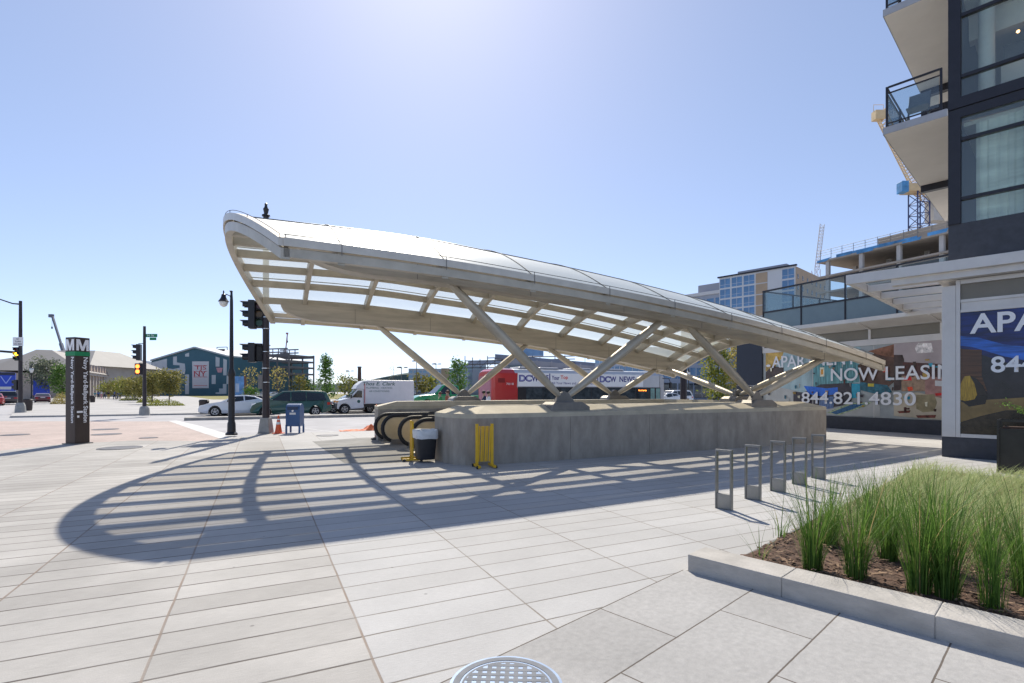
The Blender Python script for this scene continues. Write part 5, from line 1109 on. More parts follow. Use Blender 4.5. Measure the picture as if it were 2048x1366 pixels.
# --- blocks behind the box truck
o = P(817, 210, 0); t, f_ = block('apartment_building', 'blue and tan apartment block behind the left back struts', o, (1, .12, 0), 24, 20, 0, Zat(737, 210), mat('pale lilac cladding', (.42, .45, .52), .6, 0, .06, .2)); facade(t, o, (1, .12, 0), 13, 3, Zat(739, 210), 7, 4, None, gb, fill=(.75, .55)); MB().box(13.2, 16.5, -.12, 3, 0, Zat(736, 210), f_).build('tan_bay', tan, t, world=True)
facade(t, f_(16.6, 0, 0), (1, .12, 0), 7.2, 3, Zat(739, 210), 4, 4, None, gb, fill=(.75, .55))
t, f_ = block('glass_block', 'pale blue glass block right of the second young street tree', P(905, 230, 0), (1, .1, 0), 15, 20, 0, Zat(728, 230), mat('pale blue wall', (.38, .46, .58), .4, 0, .05)); facade(t, P(905, 230, 0), (1, .1, 0), 15, 2, Zat(730, 230), 5, 4, None, gb2, fill=(.8, .6))
# --- stadium
ST = 175; o = P(930, ST, 0); t = thing('stadium', 'grey ballpark with sweeping decks, scaffold roof and floodlights behind the bus', 'stadium', o); sg_ = mat('stadium concrete', (.33, .33, .37), .8, 0, .08, .1)
def arc(px0, px1, y0, y1, d, dd, m, nm, h):
    rows = []
    for k in range(17):
        q = k/16; px = px0+(px1-px0)*q; D = d+dd*math.sin(math.pi*q)*-1+18*q; z = Zat(y0+(y1-y0)*q, D); rows.append([P(px, D, z-h), P(px, D+10, z-h), P(px, D+10, z), P(px, D, z)])
    b = MB(); b.grid(rows, True); b.face(rows[0]); b.face(rows[-1]); return b.build(nm, m, t, world=True)
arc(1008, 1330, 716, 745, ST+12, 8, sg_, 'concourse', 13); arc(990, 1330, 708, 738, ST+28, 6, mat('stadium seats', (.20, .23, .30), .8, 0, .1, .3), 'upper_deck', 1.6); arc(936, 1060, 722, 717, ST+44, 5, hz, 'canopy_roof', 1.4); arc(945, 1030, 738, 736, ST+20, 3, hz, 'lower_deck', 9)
for k in range(8):
    q = (k+.75)/11; px = 1008+322*q; D = ST+12-8*math.sin(math.pi*q)+18*q-.7; z = Zat(716+29*q, D)
    MB().box(-2.4, 2.4, -.3, .2, -3.3, -2.2, lambda x, y, z_: P(px, D, z)+Vector((x, y, z_))).build('window_strip', gd_, t, world=True)
    MB().box(2.55, 2.8, -.5, .2, -13, .1, lambda x, y, z_: P(px, D, z)+Vector((x, y, z_))).build('pier', sg_, t, world=True)
b = MB()
for k in range(14):
    px = 930+k*15; D = ST+30; b.bar(P(px, D, Zat(745, D)), P(px, D, Zat(712+(k % 3)*3, D)), .3, .3, (0, 1, 0)); b.bar(P(px, D, Zat(735, D)), P(px+15, D, Zat(722, D)), .2, .2, (0, 1, 0))
for y in (716, 722, 729, 736): b.bar(P(930 if y > 720 else 975, ST+30, Zat(y, ST+30)), P(1150, ST+30, Zat(y-4, ST+30)), .3, .35)
b.build('roof_scaffold', rs, t, world=True)
p_ = MB().box(-4.5, 4.5, 0, 4, 0, 6, lambda x, y, z: P(1065, ST+36, Zat(712, ST+36))+Vector((x, y, z))).build('press_tower', gb, t, world=True)
def mast(label, px, d, y0, heads=3):
    o = P(px, d, 0); t = thing('light_mast', label, 'light mast', o, 0, 'slim light masts on the skyline'); z = Zat(y0, d); MB().tube([(0, 0, 0), (0, 0, z)], [.16, .08], 6).build('pole', rs, t)
    b = MB()
    for k in range(heads): a = 2*math.pi*k/heads+.4; c = Vector((math.cos(a)*1.1, math.sin(a)*1.1, z)); b.bar((0, 0, z-.2), c, .08, .08); b.box(c.x-.4, c.x+.4, c.y-.2, c.y+.2, c.z-.1, c.z+.15)
    b.build('lamp_heads', rs, t)
for k, (px, d, y) in enumerate(((698, 170, 742), (803, 130, 735), (833, 140, 722), (872, 150, 728), (1130, 215, 705), (1170, 215, 706), (1192, 220, 712))):
    mast(('light mast right of the young green street tree', 'light mast with clustered heads beside the bare tree', 'light mast left of the blue and tan block', 'light mast over the blue and tan block', 'light mast over the middle of the stadium', 'second light mast on the right part of the stadium', 'rightmost light mast on the stadium')[k], px, d, y)
# --- blue glass block across the street at the right
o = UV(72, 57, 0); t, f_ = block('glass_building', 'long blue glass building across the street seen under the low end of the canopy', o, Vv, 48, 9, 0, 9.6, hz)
facade(t, o+Uu*9, -Uu, 9, 3.6, 9.4, 3, 2, None, gb, fill=(.9, .72), frame=M['alu'])
facade(t, o, Vv, 48, 3.6, 9.4, 16, 2, None, gb, fill=(.93, .72), frame=M['alu']); facade(t, o, Vv, 48, .2, 3.4, 12, 1, None, gd_, fill=(.9, .85), frame=M['alu'])
for k in range(4): MB().box(4+k*12, 9+k*12, -1.2, 0, 2.9, 3.2, f_).build('awning', M['dkmetal'], t, world=True)
t = thing('utility_pole', 'thick dark pole right of the bus front under the canopy end', 'pole', P(1367, 43, 0)); MB().tube([(0, 0, 0), (0, 0, 5.5)], [.28, .26], 12).build('shaft', pol, t, smooth=True); MB().lathe([(.36, 0), (.36, .4), (.3, .5)], n=12).build('base', pol, t)
# --- background at the right: glass block, tan block, concrete frame
A_ = P(1380, 160, 0); zA = lambda y: Zat(y, 160)
t, f_ = block('apartment_building', 'distant blue grey building with tall penthouse left of the tan block', P(1362, 172, 0), U2*-1, 26, 40, 0, zA(583), hz)
MB().box(4, 24, 4, 20, zA(583), zA(556), f_).build('penthouse', mat('penthouse cladding', (.28, .29, .34), .6, 0, .05), t, world=True); MB().box(-.5, 26.5, -.5, 40, zA(583)-.1, zA(577), f_).build('roof_slab', wcl, t, world=True)
facade(t, P(1362, 172, 0), U2*-1, 26, 10, zA(587), 9, 6, None, gb, fill=(.8, .6))
c0 = P(1591, 120, 0); zB = lambda y: Zat(y, 120)
t = thing('apartment_building', 'apartment block with blue glass bays and tan brick flank beside the concrete frame', 'building', c0); xa = -U2*-1; fB = lambda x, y, z: c0+U2*x+V2*y+Vector((0, 0, z))
MB().box(0, 18, 0, 26, 0, zB(532), fB).build('wall', tan, t, world=True)
MB().box(-.0, 18, -.3, -.0, 0, zB(530), fB).build('front_cladding', wcl, t, world=True)
MB().box(4, 16, 6, 22, zB(532), zB(512), fB).build('penthouse', mat('blue grey penthouse', (.22, .26, .34), .6, 0, .05), t, world=True)
MB().box(-.4, 18.4, -.6, 0, zB(532), zB(529), fB).build('parapet', M['dkmetal'], t, world=True)
facade(t, fB(18, -.3, 0), -U2, 18, 12, zB(534), 6, 7, None, gb, fill=(.86, .84), frame=wcl, skip=lambda c, r: c in (3, 4) and r > 0)
facade(t, fB(18, -.3, 0)+Vector((0, 0, 0)), -U2, 18, 12, zB(534), 6, 7, None, tan, fill=(.9, .9), skip=lambda c, r: not (c == 3 and r > 0), proud=.1, name='tan_panel')
facade(t, fB(0, 0, 0), V2, 26, 12, zB(540), 8, 7, None, gd_, fill=(.22, .42), frame=wcl)
# concrete frame with workers
o = P(1885, 80, 0)+Uu*19.5; xe = -Uu; FW = 27; fC = lambda x, y, z: o+xe*x+Vv*y+Vector((0, 0, z)); zc = [26.3-2.95*k for k in range(9)]
t = thing('unfinished_building', 'raw concrete building frame under construction behind the glass railing', 'building frame', o)
for k, z in enumerate(zc): MB().box(-.6, FW, 0, 18, z-.32, z, fC).build('floor_slab', concr, t, world=True)
for k, z in enumerate(zc[:-1]):
    for x in (1.2, 7.2, 13.2, 19.2, 25.4):
        for y in (.6, 9): MB().box(x-.3, x+.3, y-.3, y+.3, z-2.95, z-.32, fC).build('column', mat('pale column', (.45, .43, .41), .8, 0, .1, .5), t, world=True)
MB().box(3, 16, .1, .3, zc[0], zc[0]+.45, fC).build('blue_netting', mat('blue tarpaulin', (.08, .28, .55), .6, 0, .5, .4), t, world=True)
for k in range(8): b = MB(); p0 = fC(-.5+k*3.6, -.05, zc[0]-.32+.25*(k%2)); b.prism([p0, p0+xe*random.uniform(1.4, 3.2), p0+xe*2.8+Vector((0, 0, random.uniform(.2, .6))), p0+Vector((0, 0, random.uniform(.15, .6)))], Vv*.04); b.build('tarpaulin', MATS['blue tarpaulin'], t, world=True)
b = MB()
for x in range(0, 28, 2): b.tube([fC(x, .2, zc[0]), fC(x, .2, zc[0]+1.9)], .05, 4)
for z in (.95, 1.4, 1.85): b.tube([fC(-.5, .2, zc[0]+z), fC(FW, .2, zc[0]+z)], .035, 4)
b.build('roof_guard_rail', M['shoe'], t, world=True)
b = MB(); b.box(8, FW, 4, 16, zc[0], zc[0]+2.6, fC); b.build('core_wall', concr, t, world=True)
for lb, x, z0_ in (('upper', 4, 5), ('lower', 6.5, 6)): MB().box(x, x+5, .0, .06, zc[z0_], zc[z0_]+1.2, fC).build('orange_netting', MATS['orange netting'], t, world=True)
MB().box(1, 26, 3, 3.2, zc[4]-3, zc[3]-.4, fC).build('brick_infill', MATS['brown brick'], t, world=True)
person('construction worker in lime vest on the upper floor of the concrete frame', fC(14.8, 1.0, zc[2]+.0), R(250), sh('lime vest', (.35, .6, .05)), navy, M['skin'], mat('white hard hat', (.7, .7, .6), .4, 0, 0), 1.75)
# --- tower cranes
def lattice(b, a, c, wd, n, r, up=Vector((0, 1, 0)), tri=False):
    a, c = Vector(a), Vector(c); d = (c-a).normalized(); x = d.cross(up).normalized(); y = x.cross(d); ch = [(-1, -1), (1, -1), (1, 1), (-1, 1)] if not tri else [(-1, -.6), (1, -.6), (0, 1)]
    pt = lambda k, i: a+(c-a)*k/n+x*ch[i][0]*wd/2+y*ch[i][1]*wd/2; m = len(ch)
    for i in range(m): b.tube([pt(0, i), pt(n, i)], r, 5)
    for k in range(n):
        for i in range(m): j = (i+1) % m; b.tube([pt(k, i), pt(k+1, j)], r*.55, 4, False); b.tube([pt(k, i), pt(k, j)], r*.55, 4, False)
    return b
D = 100; cy = mat('crane cream', (.62, .46, .26), .6, 0, .1, 1); cb = mat('crane navy', (.03, .045, .14), .6, 0, .1, 1)
o = P(1838, D, 0); t = thing('tower_crane', 'luffing tower crane with navy mast and cream jib beside the balconies', 'tower crane', o); zt_ = Zat(386, D)
lattice(MB(), P(1838, D, 15), P(1838, D, zt_), 2.3, 12, .13).build('mast', cb, t, world=True)
MB().box(-2.4, 2.2, -1.2, 1.2, 0, 1.5, lambda x, y, z: P(1832, D, zt_)+Vector((x, y, z))).build('slewing_platform', cy, t, world=True, bevel=.1)
MB().box(-3.6, -2.3, -1.3, .3, -.2, 1.9, lambda x, y, z: P(1832, D, zt_)+Vector((x, y, z))).build('cab', MATS['blue tarpaulin'], t, world=True, bevel=.1)
lattice(MB(), P(1829, D, zt_+1.5), P(1757, D-6, Zat(226, D-6)), 1.9, 24, .09, tri=True).build('jib', cy, t, world=True)
b = MB(); c = P(1757, D-6, Zat(225, D-6)); b.box(c.x-.9, c.x+.9, c.y-.6, c.y+.6, c.z-1.4, c.z+.2); b.tube([c+Vector((-.9, 0, .2)), c+Vector((-.9, 0, 1.4)), c+Vector((.9, 0, 1.4)), c+Vector((.9, 0, .2))], .06, 4); b.build('jib_head', cy, t, world=True)
MB().box(.8, 4.6, -1.1, 1.1, -5.6, -1.6, lambda x, y, z: P(1850, D, zt_)+Vector((x, y, z))).build('counterweight', mat('counterweight grey', (.5, .47, .43), .8, 0, .1, 1), t, world=True); lattice(MB(), P(1836, D, zt_+.6), P(1872, D, zt_-2.0), 1.4, 5, .09).build('counter_jib', cy, t, world=True)
D = 190; o = P(1636, D, 0); t = thing('tower_crane', 'small distant pale crane jib standing steeply over the tan block', 'tower crane', o)
lattice(MB(), P(1632, D, Zat(540, D)), P(1643, D, Zat(449, D)), 1.6, 14, .13, tri=True).build('jib', mat('pale crane', (.62, .60, .60), .6, 0, .05), t, world=True); lattice(MB(), P(1632, D, 0), P(1632, D, Zat(540, D)), 2, 12, .14).build('mast', MATS['pale crane'], t, world=True)
# ================================================================ apartment block at the right (rotated frame)
C0 = Vector((10.9, 13.1, 0)); fN = lambda a, b_, z: C0-U2*a+V2*b_+Vector((0, 0, z))     # a runs toward us along the street face, b into the block
t = thing('apartment_block', 'near corner of the dark framed apartment block with white ground floor at the right edge', 'building', C0)
ab = t; LA = 9.0
base = mat('charcoal stone base', (.045, .048, .06), .55, 0, .2, 6, .1, 60); beige = mat('beige spandrel', (.20, .185, .155), .6, 0, .05, 3); soff = mat('balcony soffit render', (.74, .70, .66), .8, 0, .05, 1)
MB().box(0, LA, .0, 12, 0, .51, fN).build('stone_base', base, t, world=True, bevel=.01)
MB().box(0, .27, -.012, 11.9, .513, 4.30, fN).build('corner_pier', M['alu'], t, world=True, bevel=.008)
for z0, z1, nm, m in ((.513, .60, 'sill', M['alu']), (3.61, 3.68, 'transom', M['alu']), (3.68, 3.86, 'transom_panel', M['alu']), (3.86, 3.93, 'transom', M['alu']), (4.32, 4.42, 'head_rail', M['alu'])):
    MB().box(.36 if nm != 'transom_panel' else .37, LA, -.005 if nm != 'transom_panel' else .02, .3, z0+.001, z1-.001, fN).build(nm, m, t, world=True)
MB().box(.275, .355, -.01, .3, .515, 4.42, fN).build('window_jamb', M['alu'], t, world=True); MB().box(.36, LA, .05, .3, 3.93, 4.32, fN).build('spandrel', beige, t, world=True)
MB().box(-.0, LA, .05, 11.9, 4.43, 4.85, fN).build('fascia_core', M['alu'], t, world=True)
MB().box(-2.0, LA, -.42, -.30, 4.60, 4.86, fN).build('fascia_beam', M['alu'], t, world=True, bevel=.01); MB().box(-1.0, LA, -.28, .04, 4.44, 4.62, fN).build('lower_fascia', M['alu'], t, world=True)
# dark storeys
A0 = .12
MB().box(A0, LA, .06, 11.9, 4.86, 5.84, fN).build('dark_band', base, t, world=True); MB().box(1.86-.004, 1.86+.004, .052, .06, 4.9, 5.8, fN).build('panel_joint', M['shoe'], t, world=True)
ig = glassmat('apartment glass', (.93, .98, .96), .07, .015, .95, (.40, .48, .44)); inn = mat('interior plaster', (.80, .79, .74), .8, 0, .05); 
def storey(zb, zt_, mz, top):
    MB().box(A0, LA, .03, .40, zt_, zt_+.22, fN).build('spandrel_frame', M['dkmetal'], t, world=True); MB().box(A0, LA, .0, .40, zt_+.24, zt_+.50, fN).build('spandrel_frame', M['dkmetal'], t, world=True); MB().box(A0+.02, LA, .05, .36, zt_+.215, zt_+.245, fN).build('shadow_gap', M['rubber'], t, world=True)
    MB().box(A0, A0+.24, .02, 11.9, zb+.001, zt_-.001, fN).build('corner_frame', M['dkmetal'], t, world=True)
    a = A0+.25; k = 0
    while a < LA-.5:
        w_ = 1.16; p = MB().box(a+w_, a+w_+.085, .02, .16, zb+.001, zt_-.001, fN).build('mullion', M['dkmetal'], t, world=True)
        for i, (z0, z1) in enumerate(zip([zb]+[m+.04 for m in mz], [m-.04 for m in mz]+[zt_])):
            MB().box(a+.002, a+w_-.002, .09, .10, z0+.002, z1-.002, fN).build('window_pane', ig, t, world=True)
        for m in mz: MB().box(a+.001, a+w_-.001, .03, .15, m-.04, m+.04, fN).build('transom', M['dkmetal'], t, world=True)
        a += w_+.085; k += 1
    MB().box(A0+.26, LA, .42, 9, zb-.02, zb+.0, fN).build('interior_floor', mat('timber floor', (.25, .17, .11), .5, 0, .1, 2), t, world=True); MB().box(A0+.26, LA, .42, 9, zt_-.12, zt_-.02, fN).build('interior_ceiling', inn, t, world=True)
    MB().box(A0+.26, LA, 6.5, 6.6, zb, zt_-.13, fN).build('interior_wall', inn, t, world=True); b = MB(); c = fN(.78, .78, 0); b.tube([c+Vector((0, 0, zb)), c+Vector((0, 0, zt_-.12))], .16, 18); b.build('interior_column', inn, t, world=True, smooth=True)
    cur = mat('pale reflection sheet', (.82, .85, .76), .9, 0, .22, 1.1, stretch=(.6, .6, 3.5))  # pale streaks in the colour imitate reflections in the panes
    if zb < 6:
        rows = [[fN(a_, .34+.03*math.sin(a_*34)+.015*math.sin(a_*71), z) for z in (zb+.01, zt_-.13)] for a_ in [.62+k*.04 for k in range(200)]]
        MB().grid(rows).build('curtain', cur, t, world=True, smooth=True, fix=False)  # added curtain, standing in for reflections on the window glass
    else:
        MB().box(A0+.27, LA, 1.3, 1.6, zt_-.75, zt_-.125, fN).build('interior_beam', inn, t, world=True); MB().box(1.0, LA, 1.5, 1.56, zb+.55, zb+1.15, fN).build('pale_blind', inn, t, world=True); MB().box(1.0, LA, 2.2, 2.3, zb+1.15, zt_-.76, fN).build('grey_partition', mat('grey partition', (.16, .17, .18), .7, 0, .1), t, world=True)
    MB().box(1.7, 5.2, 4.2, 4.9, zb, zb+.85, fN).build('interior_counter', mat('grey sofa', (.12, .13, .15), .8, 0, .1), t, world=True)
storey(5.84, 8.48, (6.45, 7.93), 0); storey(8.98, 11.68, (9.50, 11.02), 0); storey(12.18, 14.88, (12.7, 14.2), 0)
b = MB(); 
for k in range(3): b = MB(); b.ball(fN(1.35+.14*k, .75+.25*k, 10.45-.05*k), .035, 8); b.build('pendant_bulb', emis('warm bulb', (1, .48, .16), 6), t, world=True, smooth=True)
for z0, z1 in ((5.84, 8.48), (8.98, 11.68), (12.18, 14.88)): MB().box(.3, LA, 9, 11.9, z0, z1, fN).build('core', M['dkmetal'], t, world=True)
# balconies on the flank: outer edge 1.22 m out, running back 10.4 m
for z in (8.60, 11.80):
    b = MB(); b.prism([fN(-p[0], p[1], z) for p in ((-.12, .0), (1.14, .0), (1.19, .012), (1.22, .05), (1.22, 10.4), (-.12, 10.4))], (0, 0, .18)); p = b.build('balcony_slab', soff, t, world=True, bevel=.012)
    MB().box(-1.232, .1, -.012, .0, z+.0, z+.185, fN).build('slab_edge', mat('slab edge grey', (.36, .37, .40), .7, 0, .08, 3), p, world=True); MB().box(-1.234, -1.222, -.012, 10.4, z-.0, z+.185, fN).build('slab_edge', MATS['slab edge grey'], p, world=True)
    MB().box(-1.2, .1, 5.1, 5.3, z-.22, z-.002, fN).build('downstand_beam', M['dkmetal'], t, world=True)
    MB().box(-1.2, -.13, 5.15, 5.25, z+.18, z+2.6, fN).build('dividing_screen', M['dkmetal'], t, world=True)
    for a in (-1.16, -.02): MB().box(a-.025, a+.025, .04, .09, z+.18, z+1.29, fN).build('railing_post', M['dkmetal'], t, world=True)
    for v in (1.7, 3.4, 5.0, 6.8, 8.5, 10.2): MB().box(-1.185, -1.135, v-.025, v+.025, z+.18, z+1.29, fN).build('railing_post', M['dkmetal'], t, world=True)
    for z0, z1 in ((1.25, 1.30), (1.10, 1.13), (.28, .31)):
        MB().box(-1.13, -.05, .05, .08, z+z0, z+z1, fN).build('railing_rail', M['dkmetal'], t, world=True); MB().box(-1.175, -1.145, .095, 10.2, z+z0, z+z1, fN).build('railing_rail', M['dkmetal'], t, world=True)
    MB().box(-1.12, -.06, .060, .068, z+.32, z+1.09, fN).build('railing_glass', glassmat('railing glass', (.86, .92, .93), .07, .01, .96), t, world=True)
    for k in range(6): v = 1.7*k; MB().box(-1.164, -1.156, (.1 if k == 0 else v+.03), v+1.66, z+.32, z+1.09, fN).build('railing_glass', MATS['railing glass'], t, world=True)
# a folding chair and bicycle like frame on the lower balcony
t = thing('garden_chair', 'grey folded garden chair leaning behind the lower balcony glass', 'chair', fN(-.55, .5, 8.78)); ch = mat('grey garden chair', (.13, .15, .17), .6, .1, .1, 5)
f_ = lambda x, y, z: C0-U2*(-.55+x)+V2*(.5+y)+Vector((0, 0, 8.78+z))
for x in (-.22, .22): b = MB(); b.tube([f_(x, -.2, 0), f_(x, .05, .42), f_(x, .25, .95)], .018, 6); b.tube([f_(x, .3, 0), f_(x, .05, .42), f_(x, -.22, .44)], .018, 6); b.build('leg_frame', ch, t, world=True)
b = MB(); b.hexa([f_(-.22, -.24, .42), f_(.22, -.24, .42), f_(.22, .1, .40), f_(-.22, .1, .40), f_(-.22, -.24, .45), f_(.22, -.24, .45), f_(.22, .1, .43), f_(-.22, .1, .43)]); b.build('seat', ch, t, world=True)
b = MB(); b.hexa([f_(-.22, .08, .5), f_(.22, .08, .5), f_(.22, .10, .5), f_(-.22, .10, .5), f_(-.22, .24, .95), f_(.22, .24, .95), f_(.22, .26, .95), f_(-.22, .26, .95)]); b.build('backrest', ch, t, world=True)
# window with printed picture on the street face
nN = V2                                              # inward normal of the street face
oW = fN(0, .06, 0)
def poly(par, nm, pts, o, n_, m, off): q = [onplane(x, y, o, n_)-n_*off for x, y in pts]; b = MB(); b.face(q); return b.build(nm, m, par, world=True)
def pm(name, col, var=.35, scale=1.5, stretch=None): return mat(name, tuple(min(.85, q*(1.0 if name.startswith('poster') else 1.3)) for q in col), .22, 0, min(.9, var*1.3), scale*1.6, spec=.5, stretch=stretch)
sg2 = thing('window_poster', 'blue window poster reading APA above an evening lounge picture, on the near corner', 'poster', fN(.36, .06, .6))
MB().box(.36, LA, .05, .09, .601, 3.609, fN).build('poster_panel', pm('poster dark', (.018, .016, .02), .4, 2), sg2, world=True)
E8 = lambda x, y: (1660+x*.366, 460+y*.366)
for i, (nm, m, pts) in enumerate((('sky_print', pm('poster night blue', (.006, .018, .13), .8, 1.2, (.4, .4, 3)), [(697, 452), (1300, 385), (1300, 830), (697, 640)]),
        ('glow_print', pm('poster bright blue', (.015, .10, .42), .7, 1.4, (.4, .4, 4)), [(697, 580), (800, 585), (950, 625), (1300, 660), (1300, 760), (950, 690), (780, 640), (697, 630)]),
        ('slats_print', pm('poster slats', (.09, .035, .015), .9, 2.5, (.2, .2, 14)), [(697, 650), (830, 655), (830, 800), (860, 880), (697, 880)]),
        ('deck_print', pm('poster deck', (.20, .13, .045), .25, 1.5), [(697, 940), (900, 925), (1300, 900), (1300, 985), (960, 985), (830, 1015), (697, 1055)]),
        ('rug_print', pm('poster rug', (.03, .02, .012), .6, 5), [(697, 1060), (830, 1018), (960, 990), (1300, 988), (1300, 1200), (697, 1115)]),
        ('seat_shadow_print', pm('poster black', (.006, .005, .006), .2, 2), [(720, 935), (800, 915), (860, 900), (850, 950), (760, 965)]),
        ('chair_print', pm('poster yellow chair', (.36, .22, .02), .4, 6, (5, 5, .6)), [(700, 925), (712, 850), (735, 800), (765, 796), (790, 840), (805, 900), (790, 925), (740, 935)]),
        ('chair_inside_print', pm('poster chair inside', (.015, .01, .008), .3, 4), [(768, 800), (800, 812), (835, 850), (862, 900), (808, 905), (790, 840)]))):
    poly(sg2, nm, [E8(*p) for p in pts], oW, nN, m, .014+.003*i)
xdN = -U2
def signtext(par, s, x0, ybase, x1, ytop, o, n_, xd_, E, m=M['letter'], off=.05):
    a = onplane(*E(x0, ybase[0]), o, n_)-n_*off; c = onplane(*E(x1, ybase[1]), o, n_)-n_*off; d = onplane(*E(x0, ytop), o, n_)-n_*off
    text(s, m, 'poster_lettering', par, a, xd_, (0, 0, 1), width=(c-a).length, height=(d-a).length, bold=.018)
z_ap = onplane(*E8(765, 570), oW, nN).z; h_ap = onplane(*E8(815, 460), oW, nN).z-onplane(*E8(815, 570), oW, nN).z
a = onplane(*E8(765, 570), oW, nN)-nN*.05
text('APARTMENTS', M['letter'], 'poster_lettering', sg2, a, xdN, (0, 0, 1), height=h_ap, bold=.02)
a = onplane(*E8(880, 780), oW, nN)-nN*.05; text('844.821.4830', M['letter'], 'poster_lettering', sg2, a, xdN, (0, 0, 1), height=onplane(*E8(880, 692), oW, nN).z-a.z, bold=.02)

# ================================================================ set back wing with leasing banner (plaza frame)
V0 = 23.0; fR = lambda u, v, z: UV(u, V0+v, z)       # street face at v = V0, running along u
UA, UB = 4.0, 18.06                                  # UA hidden behind the near block
t = thing('set_back_wing', 'low set back wing with grey spandrels, dark stone base and glass terrace railing', 'building', fR(UB, 0, 0))
MB().box(UA, UB, 0, 14, 0, .555, fR).build('stone_base', base, t, world=True); MB().box(UA, UB, .12, 14, .555, 4.72, fR).build('wall', M['alu'], t, world=True)
MB().box(UB, UB+1.55, -.03, 14, 0, 4.30, fR).build('corner_pier', mat('navy pier cladding', (.022, .028, .045), .45, .1, .1, 2), t, world=True); MB().box(UB+.0, UB+1.55, -.034, -.03, 1.95, 1.965, fR).build('pier_joint', M['alu'], t, world=True)
MB().box(UA, UB, .0, .12, 3.59, 3.84, fR).build('transom_band', M['alu'], t, world=True)
for k in range(7):
    u = UB-.1-2.55*k
    if u-2.45 > UA-1: MB().box(u-2.45, u, .03, .12, 3.86, 4.26, fR).build('spandrel', beige, t, world=True); MB().box(u, u+.10, -.01, .12, 3.842, 4.27, fR).build('spandrel_post', M['alu'], t, world=True)
MB().box(UA, UB+1.6, -.02, .12, 4.28, 4.72, fR).build('head_band', M['alu'], t, world=True)
b = MB(); b.hexa([fR(UA, -.95, 4.50), fR(UB+.3, -.95, 4.50), fR(UB+.3, -.02, 4.30), fR(UA, -.02, 4.30), fR(UA, -.95, 4.66), fR(UB+.3, -.95, 4.66), fR(UB+.3, -.02, 4.66), fR(UA, -.02, 4.66)]); b.build('shelf_canopy', M['alu'], t, world=True)
for k in range(7): u = UB-.1-2.55*k; MB().prism([fR(u, -.9, 4.46), fR(u, -.02, 4.24), fR(u, -.02, 4.30), fR(u, -.9, 4.50)], Uu*.08).build('bracket', M['alu'], t, world=True)
MB().box(UA, UB, .3, 14, 4.72, 4.9, fR).build('terrace_slab', M['alu'], t, world=True)
tg = glassmat('terrace glass', (.84, .91, .92), .03, .02, .94); dg_ = mat('back painted glass', (.13, .18, .20), .12, 0, .1, 1, spec=.7)
n_ = 8
for k in range(n_):
    u1 = UB-.02-2.05*k; u0 = u1-2.05
    MB().box(u0+.035, u1-.035, .05, .07, 4.73, 5.62, fR).build('spandrel_glass', dg_, t, world=True); MB().box(u0+.035, u1-.035, .05, .065, 5.70, 6.68, fR).build('railing_glass', tg, t, world=True)
    MB().box(u1-.03, u1+.03, .02, .10, 4.73, 6.73, fR).build('railing_post', M['dkmetal'], t, world=True)
MB().box(UB-.02-2.05*n_, UB, .0, .11, 6.70, 6.77, fR).build('top_rail', M['dkmetal'], t, world=True); MB().box(UB-.02-2.05*n_, UB, .02, .10, 5.62, 5.70, fR).build('middle_rail', M['dkmetal'], t, world=True)
for k in range(4): MB().box(UB-.06, UB-.0, .1+2.2*k, .16+2.2*k, 4.73, 6.73, fR).build('railing_post', M['dkmetal'], t, world=True)
MB().box(UB-.05, UB-.01, .2, 8, 6.70, 6.77, fR).build('top_rail', M['dkmetal'], t, world=True); MB().box(UB-.035, UB-.025, .2, 8, 5.0, 6.68, fR).build('railing_glass', tg, t, world=True)
